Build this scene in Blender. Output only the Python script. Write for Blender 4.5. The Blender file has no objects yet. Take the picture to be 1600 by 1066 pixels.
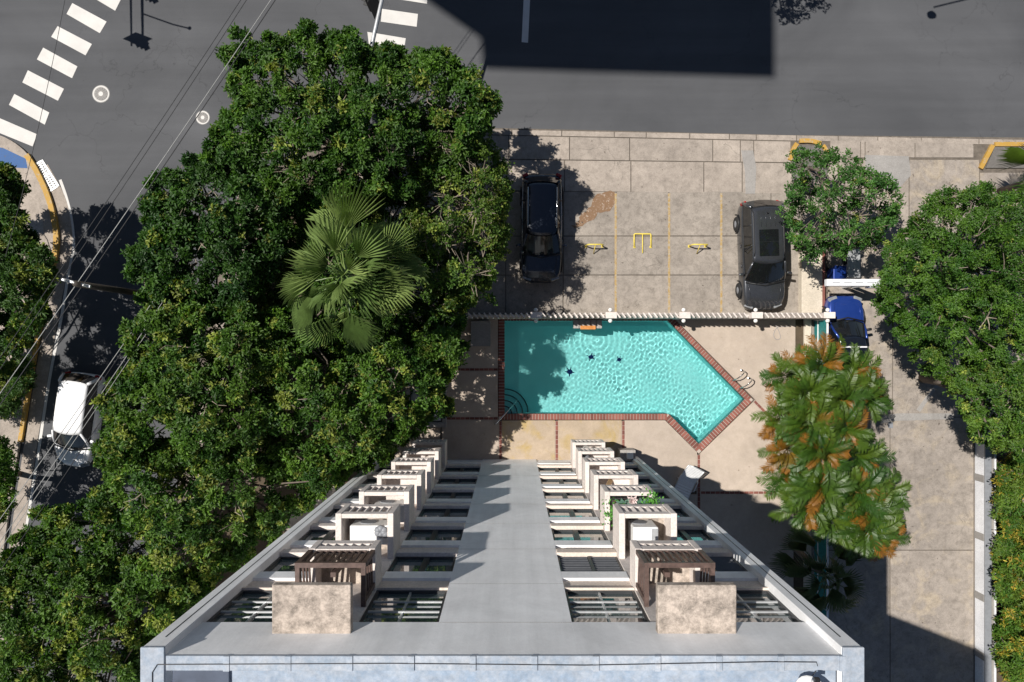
import bpy, bmesh, math, random
import numpy as np
from mathutils import Vector, Matrix

R = math.radians
random.seed(7)
rng = np.random.default_rng(7)
sc = bpy.context.scene
COL = sc.collection

# ------------------------------------------------------------------ camera, sky, sun, exposure
H, F = 32.0, 1067.0            # camera height (m) and focal length in photo pixels
CX, CY = 800.0, 547.0          # the point straight below the camera, in photo pixels
cam = bpy.data.cameras.new('camera')
cam.sensor_width = 36.0
cam.lens = 36.0 * F / 1600.0
cam.shift_y = (CY - 533.0) / 1600.0
cam.clip_start = 0.5
cam.clip_end = 2000
cam_o = bpy.data.objects.new('camera', cam)
cam_o.location = (0, 0, H)
COL.objects.link(cam_o)
sc.camera = cam_o

SX, SY = 0.570, -0.220         # how far a shadow falls per metre of height
SUN_EL = math.atan2(1.0, math.hypot(SX, SY))
world = bpy.data.worlds.new('World')
sc.world = world
world.use_nodes = True
wn = world.node_tree.nodes
sky = wn.new('ShaderNodeTexSky')
sky.sky_type = 'NISHITA'
sky.sun_disc = False
sky.sun_elevation = SUN_EL
sky.sun_rotation = math.atan2(-SX, -SY)
sky.air_density = 0.8
sky.dust_density = 0.3
wn['Background'].inputs['Strength'].default_value = 0.05
world.node_tree.links.new(sky.outputs[0], wn['Background'].inputs['Color'])
sun = bpy.data.lights.new('sun', 'SUN')
sun.energy = 5.0
sun.angle = R(0.5)
sun.color = (1.0, 0.955, 0.89)
sun_o = bpy.data.objects.new('sun', sun)
sun_o.rotation_euler = Vector((SX, SY, -1)).to_track_quat('-Z', 'Y').to_euler()
sun_o.location = (-15, 6, 40)
COL.objects.link(sun_o)
try:
    sun.cycles.is_caustics_light = True
except Exception:
    pass
sc.view_settings.view_transform = 'Standard'
sc.view_settings.look = 'None'
sc.view_settings.exposure = 0.28
sc.view_settings.gamma = 1.0
sc.cycles.max_bounces = 8
sc.cycles.transparent_max_bounces = 12
sc.cycles.sample_clamp_indirect = 6.0
sc.cycles.blur_glossy = 0.5
sc.cycles.use_denoising = True


def W(px, py, h=0.0):
    """point at height h that the photo shows at pixel px, py"""
    k = (H - h) / F
    return ((px - CX) * k, (CY - py) * k)


def WP(pts, h=0.0):
    return [W(x, y, h) for x, y in pts]


# ------------------------------------------------------------------ materials
def _nodes(name):
    m = bpy.data.materials.new(name)
    m.use_nodes = True
    nt = m.node_tree
    return m, nt, nt.nodes['Principled BSDF'], nt.nodes, nt.links


def rgb(c):
    return (c[0], c[1], c[2], 1.0)


def noise(nt, vec, scale, detail=5.0, rough=0.6, dist=0.0):
    n = nt.nodes.new('ShaderNodeTexNoise')
    n.inputs['Scale'].default_value = scale
    n.inputs['Detail'].default_value = detail
    n.inputs['Roughness'].default_value = rough
    n.inputs['Distortion'].default_value = dist
    nt.links.new(vec, n.inputs['Vector'])
    return n.outputs['Fac']


def ramp(nt, fac, p0, p1, c0=(0, 0, 0), c1=(1, 1, 1)):
    r = nt.nodes.new('ShaderNodeValToRGB')
    r.color_ramp.elements[0].position = p0
    r.color_ramp.elements[1].position = p1
    r.color_ramp.elements[0].color = rgb(c0)
    r.color_ramp.elements[1].color = rgb(c1)
    nt.links.new(fac, r.inputs['Fac'])
    return r.outputs['Color']


def mix(nt, fac, a, b, mode='MIX'):
    n = nt.nodes.new('ShaderNodeMix')
    n.data_type = 'RGBA'
    n.blend_type = mode
    for s, v in ((n.inputs['Factor'], fac), (n.inputs['A'], a), (n.inputs['B'], b)):
        if isinstance(v, (int, float)):
            s.default_value = v
        elif isinstance(v, tuple):
            s.default_value = rgb(v)
        else:
            nt.links.new(v, s)
    return n.outputs['Result']


def wpos(nt):
    return nt.nodes.new('ShaderNodeNewGeometry').outputs['Position']


def opos(nt):
    return nt.nodes.new('ShaderNodeTexCoord').outputs['Object']


def bump(nt, b, fac, strength=0.2, dist=0.01):
    n = nt.nodes.new('ShaderNodeBump')
    n.inputs['Strength'].default_value = strength
    n.inputs['Distance'].default_value = dist
    nt.links.new(fac, n.inputs['Height'])
    nt.links.new(n.outputs['Normal'], b.inputs['Normal'])


def plain(name, c, rough=0.6, spec=0.4, metal=0.0, var=0.12, scale=6.0, bmp=0.0, coat=0.0):
    m, nt, b, N, L = _nodes(name)
    f = noise(nt, opos(nt), scale)
    lo = tuple(max(0, v * (1 - var)) for v in c)
    hi = tuple(min(1, v * (1 + var)) for v in c)
    L.new(ramp(nt, f, 0.3, 0.7, lo, hi), b.inputs['Base Color'])
    b.inputs['Roughness'].default_value = rough
    b.inputs['Specular IOR Level'].default_value = spec
    b.inputs['Metallic'].default_value = metal
    b.inputs['Coat Weight'].default_value = coat
    b.inputs['Coat Roughness'].default_value = 0.05
    if bmp:
        bump(nt, b, noise(nt, opos(nt), scale * 6), bmp)
    return m


def concrete(name, c, dirt=(0.10, 0.085, 0.07), amount=0.5, fine=26.0, mr=(0.42, 0.78), crack=0.0, warm=None, obj_tint=0.10, cell=0.7, streak=0.0, patchy=0.0, speck=0.55):
    """weathered concrete: blotches, fine speckle, cracks and a slightly different tone for each piece"""
    m, nt, b, N, L = _nodes(name)
    p = wpos(nt)
    big = noise(nt, p, 0.55, 6, 0.65, 0.4)
    mid = noise(nt, p, 3.6, 8, 0.78, 0.15)
    sp = noise(nt, p, fine, 4, 0.7)
    c0 = tuple(v * 0.86 for v in c)
    c1 = tuple(min(1, v * 1.10) for v in c)
    col = ramp(nt, big, 0.32, 0.68, c0, c1)
    if streak:
        mp = N.new('ShaderNodeMapping'); mp.inputs['Scale'].default_value = (2.6, 2.6, 0.13); L.new(p, mp.inputs['Vector'])
        col = mix(nt, 1.0, col, ramp(nt, noise(nt, mp.outputs[0], 1.0, 6, 0.7), 0.35, 0.72, (1.0,) * 3, (1 - streak,) * 3), 'MULTIPLY')
    if patchy:
        col = mix(nt, 1.0, col, ramp(nt, noise(nt, p, 1.5, 9, 0.8, 0.2), 0.38, 0.70, (1.06,) * 3, (1 - patchy,) * 3), 'MULTIPLY')
        dr = ramp(nt, noise(nt, p, 6, 2, 0.5), 0.72, 0.75, (1, 1, 1), (0.45, 0.42, 0.4))
        col = mix(nt, 1.0, col, dr, 'MULTIPLY')
    if warm:
        col = mix(nt, ramp(nt, noise(nt, p, 0.9, 4, 0.6, 1.0), 0.5, 0.75), col, warm)
    mm = N.new('ShaderNodeMath'); mm.operation = 'MULTIPLY'
    L.new(ramp(nt, mid, *mr), mm.inputs[0]); mm.inputs[1].default_value = amount
    col = mix(nt, mm.outputs[0], col, dirt)
    col = mix(nt, speck, col, mix(nt, 1.0, col, ramp(nt, sp, 0.25, 0.75, (0.55, 0.55, 0.55), (1.25, 1.25, 1.25)), 'MULTIPLY'))
    if crack:
        v = N.new('ShaderNodeTexVoronoi'); v.feature = 'DISTANCE_TO_EDGE'
        v.inputs['Scale'].default_value = cell
        d = N.new('ShaderNodeVectorMath'); d.operation = 'ADD'
        nz = N.new('ShaderNodeTexNoise'); nz.inputs['Scale'].default_value = 2.5; nz.inputs['Detail'].default_value = 5
        L.new(p, nz.inputs['Vector'])
        s = N.new('ShaderNodeVectorMath'); s.operation = 'SCALE'; s.inputs['Scale'].default_value = 0.55
        L.new(nz.outputs['Color'], s.inputs[0]); L.new(p, d.inputs[0]); L.new(s.outputs[0], d.inputs[1])
        L.new(d.outputs[0], v.inputs['Vector'])
        ck = ramp(nt, v.outputs['Distance'], 0.0, 0.012, (1, 1, 1), (0, 0, 0))
        gate = ramp(nt, noise(nt, p, 0.35, 3), 0.50, 0.60)
        g = N.new('ShaderNodeMath'); g.operation = 'MULTIPLY'
        L.new(ck, g.inputs[0]); L.new(gate, g.inputs[1])
        g2 = N.new('ShaderNodeMath'); g2.operation = 'MULTIPLY'; L.new(g.outputs[0], g2.inputs[0]); g2.inputs[1].default_value = crack
        col = mix(nt, g2.outputs[0], col, (0.06, 0.055, 0.045))
    if obj_tint:
        oi = N.new('ShaderNodeObjectInfo')
        t = ramp(nt, oi.outputs['Random'], 0.0, 1.0, (1 - obj_tint,) * 3, (1 + obj_tint, 1 + obj_tint * 0.9, 1 + obj_tint * 0.8))
        col = mix(nt, 1.0, col, t, 'MULTIPLY')
    L.new(col, b.inputs['Base Color'])
    b.inputs['Roughness'].default_value = 0.88
    b.inputs['Specular IOR Level'].default_value = 0.25
    bump(nt, b, sp, 0.25, 0.01)
    return m


def asphalt_mat():
    m, nt, b, N, L = _nodes('asphalt')
    p = wpos(nt)
    big = noise(nt, p, 0.16, 5, 0.6, 0.5)
    col = ramp(nt, big, 0.3, 0.7, (0.062, 0.064, 0.069), (0.090, 0.092, 0.098))
    # tyre-polished lanes: long streaks along x
    mp = N.new('ShaderNodeMapping'); mp.inputs['Scale'].default_value = (0.05, 0.9, 1)
    L.new(p, mp.inputs['Vector'])
    col = mix(nt, 0.5, col, mix(nt, 1.0, col, ramp(nt, noise(nt, mp.outputs[0], 1.0, 4), 0.3, 0.7, (0.75,) * 3, (1.22,) * 3), 'MULTIPLY'))
    sp = noise(nt, p, 60, 3, 0.8)
    col = mix(nt, 0.7, col, mix(nt, 1.0, col, ramp(nt, sp, 0.3, 0.7, (0.65,) * 3, (1.35,) * 3), 'MULTIPLY'))
    pt = ramp(nt, noise(nt, p, 1.3, 6, 0.75), 0.66, 0.70)
    col = mix(nt, mix(nt, 0.35, (0, 0, 0), pt), col, (0.03, 0.03, 0.032))
    # drips, sealed cracks and skid arcs
    dr = ramp(nt, noise(nt, p, 9, 2, 0.5), 0.74, 0.77)
    gate = ramp(nt, noise(nt, p, 0.22, 3), 0.5, 0.58)
    g = N.new('ShaderNodeMath'); g.operation = 'MULTIPLY'; L.new(dr, g.inputs[0]); L.new(gate, g.inputs[1])
    col = mix(nt, g.outputs[0], col, (0.018, 0.018, 0.019))
    v = N.new('ShaderNodeTexVoronoi'); v.feature = 'DISTANCE_TO_EDGE'; v.inputs['Scale'].default_value = 0.28
    nz = N.new('ShaderNodeTexNoise'); nz.inputs['Scale'].default_value = 1.6; nz.inputs['Detail'].default_value = 6
    L.new(p, nz.inputs['Vector'])
    sc_ = N.new('ShaderNodeVectorMath'); sc_.operation = 'SCALE'; sc_.inputs['Scale'].default_value = 1.3
    ad = N.new('ShaderNodeVectorMath'); ad.operation = 'ADD'
    L.new(nz.outputs['Color'], sc_.inputs[0]); L.new(p, ad.inputs[0]); L.new(sc_.outputs[0], ad.inputs[1]); L.new(ad.outputs[0], v.inputs['Vector'])
    ck = ramp(nt, v.outputs['Distance'], 0.0, 0.008, (0.4, 0.4, 0.4), (0, 0, 0))
    g = N.new('ShaderNodeMath'); g.operation = 'MULTIPLY'; L.new(ck, g.inputs[0]); L.new(ramp(nt, noise(nt, p, 0.15, 2), 0.46, 0.56), g.inputs[1])
    col = mix(nt, g.outputs[0], col, (0.028, 0.028, 0.03))
    L.new(col, b.inputs['Base Color'])
    b.inputs['Roughness'].default_value = 0.85
    b.inputs['Specular IOR Level'].default_value = 0.3
    bump(nt, b, sp, 0.3, 0.01)
    return m


def paint_mat(name, c, worn=0.55, under=(0.08, 0.08, 0.085)):
    m, nt, b, N, L = _nodes(name)
    p = wpos(nt)
    w = ramp(nt, noise(nt, p, 7, 7, 0.75), worn, worn + 0.12)
    f = ramp(nt, noise(nt, p, 1.4, 4), 0.3, 0.7, tuple(v * 0.86 for v in c), c)
    L.new(mix(nt, w, f, under), b.inputs['Base Color'])
    b.inputs['Roughness'].default_value = 0.75
    return m


def leaf_mat(name, transl=0.36, rough=0.5, spec=0.32):
    m, nt, b, N, L = _nodes(name)
    a = N.new('ShaderNodeAttribute'); a.attribute_name = 'Col'
    L.new(a.outputs['Color'], b.inputs['Base Color'])
    b.inputs['Roughness'].default_value = rough
    b.inputs['Specular IOR Level'].default_value = spec
    t = N.new('ShaderNodeBsdfTranslucent')
    L.new(mix(nt, 1.0, a.outputs['Color'], (1.2, 1.35, 0.5), 'MULTIPLY'), t.inputs['Color'])
    ms = N.new('ShaderNodeMixShader'); ms.inputs[0].default_value = transl
    L.new(b.outputs[0], ms.inputs[1]); L.new(t.outputs[0], ms.inputs[2])
    L.new(ms.outputs[0], N['Material Output'].inputs['Surface'])
    return m


def frond_mat(name, c0, c1, tip=None):
    m, nt, b, N, L = _nodes(name)
    oi = N.new('ShaderNodeObjectInfo')
    col = ramp(nt, oi.outputs['Random'], 0, 1, c0, c1)
    col = mix(nt, 0.5, col, mix(nt, 1.0, col, ramp(nt, noise(nt, opos(nt), 5, 3), 0.3, 0.7, (0.6,) * 3, (1.4,) * 3), 'MULTIPLY'))
    if tip:
        sx = N.new('ShaderNodeSeparateXYZ'); L.new(opos(nt), sx.inputs[0])
        col = mix(nt, ramp(nt, sx.outputs['X'], tip[1], tip[2]), col, tip[0])
    L.new(col, b.inputs['Base Color'])
    b.inputs['Roughness'].default_value = 0.45
    t = N.new('ShaderNodeBsdfTranslucent'); L.new(col, t.inputs['Color'])
    ms = N.new('ShaderNodeMixShader'); ms.inputs[0].default_value = 0.3
    L.new(b.outputs[0], ms.inputs[1]); L.new(t.outputs[0], ms.inputs[2])
    L.new(ms.outputs[0], N['Material Output'].inputs['Surface'])
    return m


def glass_mat(name, c=(0.075, 0.105, 0.108), rough=0.03, ior=2.3):
    m, nt, b, N, L = _nodes(name)
    b.inputs['Base Color'].default_value = rgb(c)
    b.inputs['Roughness'].default_value = rough
    b.inputs['Specular IOR Level'].default_value = 0.9
    b.inputs['IOR'].default_value = ior
    bump(nt, b, noise(nt, wpos(nt), 1.2, 2), 0.03, 0.05)
    return m


def car_paint(name, c, metal=0.5, rough=0.3):
    m, nt, b, N, L = _nodes(name)
    d = ramp(nt, noise(nt, opos(nt), 4, 5), 0.3, 0.75, c, tuple(min(1, v * 1.12 + 0.006) for v in c))
    L.new(d, b.inputs['Base Color'])
    b.inputs['Metallic'].default_value = metal
    b.inputs['Roughness'].default_value = rough
    b.inputs['Coat Weight'].default_value = 0.8
    b.inputs['Coat Roughness'].default_value = 0.06
    return m


M = {}
M['asphalt'] = asphalt_mat()
M['lot'] = concrete('lot_concrete', (0.325, 0.288, 0.25), amount=0.62, mr=(0.46, 0.70), crack=0.45, obj_tint=0.10, patchy=0.22)
M['walk'] = concrete('sidewalk_concrete', (0.375, 0.325, 0.28), amount=0.48, mr=(0.44, 0.72), crack=0.55, obj_tint=0.08, patchy=0.16)
M['drive'] = concrete('driveway_concrete', (0.34, 0.298, 0.26), amount=0.55, mr=(0.45, 0.70), crack=0.35, warm=(0.43, 0.36, 0.27), obj_tint=0.05, cell=0.35, patchy=0.22)
M['patch'] = concrete('patch_concrete', (0.31, 0.295, 0.28), amount=0.3, obj_tint=0.05)
M['deck'] = concrete('deck_concrete', (0.46, 0.385, 0.32), dirt=(0.30, 0.24, 0.17), amount=0.30, fine=40, obj_tint=0.04, patchy=0.08)
M['deck_stained'] = concrete('stained_deck_concrete', (0.45, 0.36, 0.27), dirt=(0.22, 0.17, 0.11), amount=0.5, warm=(0.42, 0.30, 0.09), fine=40, obj_tint=0.03)
M['mortar'] = plain('mortar', (0.42, 0.35, 0.30), 0.9)
M['joint_dirt'] = plain('joint_dirt', (0.13, 0.11, 0.09), 0.95, var=0.3)
M['brick'] = concrete('red_brick', (0.24, 0.095, 0.075), dirt=(0.15, 0.06, 0.05), amount=0.5, fine=60, obj_tint=0.30)
M['soil'] = concrete('soil', (0.10, 0.075, 0.05), dirt=(0.04, 0.035, 0.02), amount=0.7, obj_tint=0)
M['gravel'] = concrete('gravel_bed', (0.16, 0.15, 0.14), amount=0.4, fine=12, obj_tint=0)
M['white_paint'] = paint_mat('white_road_paint', (0.60, 0.58, 0.55), 0.64)
M['yellow_paint'] = paint_mat('yellow_road_paint', (0.38, 0.25, 0.085), 0.44, (0.36, 0.30, 0.22))
M['yellow_kerb'] = paint_mat('yellow_kerb_paint', (0.46, 0.27, 0.05), 0.53, (0.36, 0.30, 0.22))
M['blue_paint'] = paint_mat('blue_ramp_paint', (0.03, 0.10, 0.27), 0.56)
M['facade'] = concrete('grey_facade_paint', (0.90, 0.90, 0.905), dirt=(0.5, 0.48, 0.46), amount=0.05, fine=14, obj_tint=0.0, streak=0.15, speck=0.12)
M['cream'] = concrete('cream_paint', (0.74, 0.64, 0.56), dirt=(0.40, 0.33, 0.25), amount=0.22, fine=20, obj_tint=0.03)
M['offwhite'] = concrete('offwhite_render', (0.72, 0.65, 0.605), dirt=(0.30, 0.25, 0.20), amount=0.38, mr=(0.46, 0.76), fine=20, obj_tint=0.04)
M['mould'] = concrete('mouldy_render', (0.53, 0.45, 0.385), dirt=(0.11, 0.095, 0.08), amount=0.9, mr=(0.40, 0.66), fine=18, obj_tint=0.03)
M['silver_dark'] = concrete('silver_roof_sheet', (0.36, 0.40, 0.46), dirt=(0.21, 0.29, 0.40), amount=0.7, fine=8, mr=(0.38, 0.62), obj_tint=0.05)
M['silver'] = concrete('silver_roof_coat', (0.42, 0.445, 0.485), dirt=(0.22, 0.29, 0.38), amount=0.7, mr=(0.36, 0.64), fine=10, obj_tint=0.05)
M['wallwhite'] = concrete('wall_white', (0.74, 0.75, 0.78), dirt=(0.35, 0.33, 0.30), amount=0.2, fine=20, obj_tint=0.03)
M['wallcream'] = concrete('wall_cream', (0.62, 0.55, 0.45), dirt=(0.25, 0.2, 0.14), amount=0.25, fine=20, obj_tint=0.0)
M['brown_metal'] = plain('brown_metal', (0.10, 0.065, 0.055), 0.5, var=0.35, scale=9)
M['dark_frame'] = plain('dark_window_frame', (0.035, 0.037, 0.04), 0.45)
M['louvre'] = plain('louvre_metal', (0.085, 0.088, 0.095), 0.4)
M['hatch'] = plain('roof_hatch_sheet', (0.07, 0.085, 0.12), 0.5, var=0.3, scale=2)
M['alu'] = plain('aluminium', (0.55, 0.56, 0.57), 0.4, metal=0.5)
M['steel'] = plain('polished_steel', (0.60, 0.62, 0.63), 0.12, metal=1.0, var=0.03)
M['black_metal'] = plain('black_metal', (0.015, 0.015, 0.016), 0.45)
M['rubber'] = plain('rubber', (0.018, 0.018, 0.018), 0.85)
M['glass'] = glass_mat('window_glass')
M['car_glass'] = glass_mat('car_glass', (0.008, 0.009, 0.010), 0.04, 1.5)
M['white_plastic'] = plain('white_plastic', (0.78, 0.78, 0.77), 0.45, var=0.06)
M['grey_plastic'] = plain('grey_plastic', (0.22, 0.23, 0.25), 0.5)
M['teal'] = plain('teal_mesh', (0.02, 0.19, 0.19), 0.55, var=0.35, scale=12)
M['yellow_metal'] = plain('yellow_metal', (0.68, 0.54, 0.10), 0.5, var=0.2)
M['cable'] = plain('cable', (0.025, 0.025, 0.028), 0.6)
M['cable_light'] = plain('cable_light', (0.34, 0.34, 0.33), 0.5, metal=0.3)
M['wood_pole'] = plain('wood_pole', (0.045, 0.038, 0.03), 0.85, var=0.3, bmp=0.3)
M['galv'] = plain('galvanised_steel', (0.50, 0.51, 0.52), 0.45, metal=0.5)
M['bark'] = plain('bark', (0.13, 0.105, 0.085), 0.9, var=0.3, scale=8, bmp=0.4)
M['twig'] = plain('twig_bark', (0.24, 0.20, 0.155), 0.9, var=0.3, scale=8)
M['leaf'] = leaf_mat('leaf')
M['leaf_dull'] = leaf_mat('leaf_fine', 0.3, 0.5, 0.35)
M['fan'] = frond_mat('fan_palm_leaf', (0.12, 0.20, 0.05), (0.24, 0.32, 0.095))
M['fan_dark'] = frond_mat('fan_palm_leaf_shaded', (0.07, 0.11, 0.045), (0.10, 0.14, 0.05))  # darker copy of the fan leaf, the building's shade put into its colour
M['areca_green'] = frond_mat('areca_green', (0.028, 0.080, 0.008), (0.082, 0.138, 0.012), ((0.10, 0.11, 0.018), 1.15, 2.2))
M['areca_orange'] = frond_mat('areca_orange', (0.12, 0.10, 0.012), (0.25, 0.105, 0.01), ((0.25, 0.11, 0.014), 0.8, 1.8))
M['sand'] = plain('tan_cardboard', (0.45, 0.31, 0.17), 0.8)
M['tile_dark'] = plain('dark_blue_tile', (0.012, 0.03, 0.035), 0.3)
M['tile_blue'] = plain('blue_mosaic', (0.05, 0.12, 0.50), 0.3, var=0.4, scale=30)
M['orange_stone'] = plain('orange_stone', (0.50, 0.20, 0.05), 0.7, var=0.3)
M['sling'] = plain('white_sling', (0.72, 0.72, 0.72), 0.7, var=0.05)
M['stone_grey'] = plain('grey_stone', (0.32, 0.30, 0.28), 0.85, var=0.25, scale=10)
M['lamp_white'] = plain('lamp_globe', (0.80, 0.78, 0.74), 0.35, var=0.03)
M['succulent'] = plain('succulent', (0.10, 0.19, 0.14), 0.55, var=0.45, scale=12)
M['shell'] = plain('shell_pink', (0.62, 0.50, 0.48), 0.5, var=0.2)
M['purple'] = plain('purple_leaf', (0.10, 0.05, 0.16), 0.5, var=0.3)


def pool_mat():
    m, nt, b, N, L = _nodes('pool_plaster')
    p = wpos(nt)
    c = ramp(nt, noise(nt, p, 0.8, 4), 0.3, 0.7, (0.28, 0.66, 0.655), (0.34, 0.73, 0.725))
    L.new(c, b.inputs['Base Color'])
    b.inputs['Roughness'].default_value = 0.9
    b.inputs['Specular IOR Level'].default_value = 0.1
    return m


M['pool'] = pool_mat()


def water_mat():
    m, nt, b, N, L = _nodes('pool_water')
    N.remove(b)
    g = N.new('ShaderNodeBsdfGlass')
    g.inputs['Color'].default_value = (0.90, 0.99, 0.985, 1)
    g.inputs['Roughness'].default_value = 0.0
    g.inputs['IOR'].default_value = 1.333
    L.new(g.outputs[0], N['Material Output'].inputs['Surface'])
    return m


M['water'] = water_mat()


# ------------------------------------------------------------------ mesh helpers
class MB:
    def __init__(s):
        s.v, s.f = [], []

    def add(s, vs, fs):
        o = len(s.v)
        s.v += [tuple(v) for v in vs]
        s.f += [tuple(i + o for i in f) for f in fs]
        return s

    def box(s, x0, x1, y0, y1, z0, z1):
        x0, x1 = min(x0, x1), max(x0, x1); y0, y1 = min(y0, y1), max(y0, y1); z0, z1 = min(z0, z1), max(z0, z1)
        return s.add([(x0, y0, z0), (x1, y0, z0), (x1, y1, z0), (x0, y1, z0), (x0, y0, z1), (x1, y0, z1), (x1, y1, z1), (x0, y1, z1)],
                     [(0, 3, 2, 1), (4, 5, 6, 7), (0, 1, 5, 4), (1, 2, 6, 5), (2, 3, 7, 6), (3, 0, 4, 7)])

    def obox(s, c, ux, uy, uz, hx, hy, hz):
        c, ux, uy, uz = map(Vector, (c, ux, uy, uz))
        vs = []
        for z in (-1, 1):
            for x, y in ((-1, -1), (1, -1), (1, 1), (-1, 1)):
                vs.append(c + ux * hx * x + uy * hy * y + uz * hz * z)
        return s.add(vs, [(0, 3, 2, 1), (4, 5, 6, 7), (0, 1, 5, 4), (1, 2, 6, 5), (2, 3, 7, 6), (3, 0, 4, 7)])

    def prism(s, poly, z0, z1, bottom=True):
        n = len(poly)
        a = sum(poly[i][0] * poly[(i + 1) % n][1] - poly[(i + 1) % n][0] * poly[i][1] for i in range(n))
        if a < 0:
            poly = poly[::-1]
        vs = [(x, y, z0) for x, y in poly] + [(x, y, z1) for x, y in poly]
        fs = [tuple(range(n, 2 * n))]
        if bottom:
            fs.append(tuple(range(n - 1, -1, -1)))
        for i in range(n):
            j = (i + 1) % n
            fs.append((i, j, n + j, n + i))
        return s.add(vs, fs)

    def tube(s, pts, r, n=6, r2=None, cap=True):
        pts = [Vector(p) for p in pts]
        m = len(pts)
        rings = []
        prev = None
        for i, p in enumerate(pts):
            d = (pts[min(i + 1, m - 1)] - pts[max(i - 1, 0)])
            if d.length < 1e-9:
                d = Vector((0, 0, 1))
            d.normalize()
            if prev is None:
                a = Vector((0, 0, 1)) if abs(d.z) < 0.9 else Vector((1, 0, 0))
                u = d.cross(a).normalized()
            else:
                u = (prev - d * prev.dot(d))
                u = u.normalized() if u.length > 1e-6 else d.orthogonal().normalized()
            prev = u
            w = d.cross(u)
            rr = r if r2 is None else r + (r2 - r) * i / max(1, m - 1)
            rings.append([p + (u * math.cos(2 * math.pi * k / n) + w * math.sin(2 * math.pi * k / n)) * rr for k in range(n)])
        vs = [v for ring in rings for v in ring]
        fs = []
        for i in range(m - 1):
            for k in range(n):
                a, b = i * n + k, i * n + (k + 1) % n
                fs.append((a, b, b + n, a + n))
        if cap:
            fs.append(tuple(range(n - 1, -1, -1)))
            fs.append(tuple(range((m - 1) * n, m * n)))
        return s.add(vs, fs)

    def lathe(s, prof, c=(0, 0, 0), n=16, axis='Z'):
        vs = []
        for r, z in prof:
            for k in range(n):
                a = 2 * math.pi * k / n
                p = (r * math.cos(a), r * math.sin(a), z)
                if axis == 'X':
                    p = (p[2], p[0], p[1])
                elif axis == 'Y':
                    p = (p[0], p[2], p[1])
                vs.append((p[0] + c[0], p[1] + c[1], p[2] + c[2]))
        fs = []
        for i in range(len(prof) - 1):
            for k in range(n):
                a, b = i * n + k, i * n + (k + 1) % n
                fs.append((a, b, b + n, a + n))
        fs.append(tuple(range(n - 1, -1, -1)))
        fs.append(tuple(range((len(prof) - 1) * n, len(prof) * n)))
        return s.add(vs, fs)

    def sheet(s, poly, z):
        n = len(poly)
        a = sum(poly[i][0] * poly[(i + 1) % n][1] - poly[(i + 1) % n][0] * poly[i][1] for i in range(n))
        if a < 0:
            poly = poly[::-1]
        return s.add([(x, y, z) for x, y in poly], [tuple(range(n))])

    def mesh(s, name, m, off=(0, 0, 0), smooth=False):
        me = bpy.data.meshes.new(name)
        ox, oy, oz = off
        me.from_pydata([(x - ox, y - oy, z - oz) for x, y, z in s.v], [], s.f)
        if isinstance(m, str):
            m = M[m]
        me.materials.append(m)
        if smooth:
            me.polygons.foreach_set('use_smooth', [True] * len(me.polygons))
        me.update()
        return me

    def build(s, name, m, parent=None, smooth=False, bevel=0.0, seg=2):
        off = (0, 0, 0)
        if parent is not None:
            off = base_of(parent)
        o = bpy.data.objects.new(name, s.mesh(name, m, off, smooth))
        COL.objects.link(o)
        o.parent = parent
        if bevel:
            bv = o.modifiers.new('bevel', 'BEVEL'); bv.width = bevel; bv.segments = seg; bv.limit_method = 'ANGLE'
        return o


def base_of(o):
    v = Vector((0, 0, 0))
    while o is not None:
        v += o.location
        o = o.parent
    return v


def tag(o, label=None, cat=None, group=None, kind=None):
    if label: o['label'] = label
    if cat: o['category'] = cat
    if group: o['group'] = group
    if kind: o['kind'] = kind
    return o


def thing(name, loc, label, cat, group=None, rz=0.0):
    o = bpy.data.objects.new(name, None)
    o.empty_display_size = 0.2
    o.location = loc
    o.rotation_euler = (0, 0, rz)
    COL.objects.link(o)
    return tag(o, label, cat, group)


def struct(o):
    o['kind'] = 'structure'
    return o


def inst(name, me, parent, loc, rot=(0, 0, 0), scale=(1, 1, 1)):
    """a part sharing mesh data; loc in world metres"""
    o = bpy.data.objects.new(name, me)
    COL.objects.link(o)
    o.parent = parent
    b = base_of(parent) if parent else Vector((0, 0, 0))
    o.location = (loc[0] - b[0], loc[1] - b[1], loc[2] - b[2])
    o.rotation_euler = rot
    o.scale = scale
    return o


def fast_mesh(name, verts, tris, m, cols=None):
    me = bpy.data.meshes.new(name)
    nv, nt_ = len(verts), len(tris)
    me.vertices.add(nv)
    me.vertices.foreach_set('co', np.asarray(verts, np.float32).ravel())
    me.loops.add(nt_ * 3)
    me.loops.foreach_set('vertex_index', np.asarray(tris, np.int32).ravel())
    me.polygons.add(nt_)
    me.polygons.foreach_set('loop_start', np.arange(0, nt_ * 3, 3, dtype=np.int32))
    me.polygons.foreach_set('loop_total', np.full(nt_, 3, np.int32))
    if cols is not None:
        at = me.color_attributes.new('Col', 'FLOAT_COLOR', 'POINT')
        c4 = np.ones((nv, 4), np.float32); c4[:, :3] = cols
        at.data.foreach_set('color', c4.ravel())
    me.materials.append(M[m] if isinstance(m, str) else m)
    me.update(calc_edges=True)
    me.validate()
    return me


# ------------------------------------------------------------------ ground and roads
gx0, gy1 = W(612, 490); gx1, gy0 = W(1292, 1150)
BIG = 400
g = MB()
g.sheet([(-BIG, gy1), (BIG, gy1), (BIG, BIG), (-BIG, BIG)], 0.0)
g.sheet([(-BIG, -BIG), (BIG, -BIG), (BIG, gy0), (-BIG, gy0)], 0.0)
g.sheet([(-BIG, gy0), (gx0, gy0), (gx0, gy1), (-BIG, gy1)], 0.0)
g.sheet([(gx1, gy0), (BIG, gy0), (BIG, gy1), (gx1, gy1)], 0.0)
road = struct(g.build('road', 'asphalt'))

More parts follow.
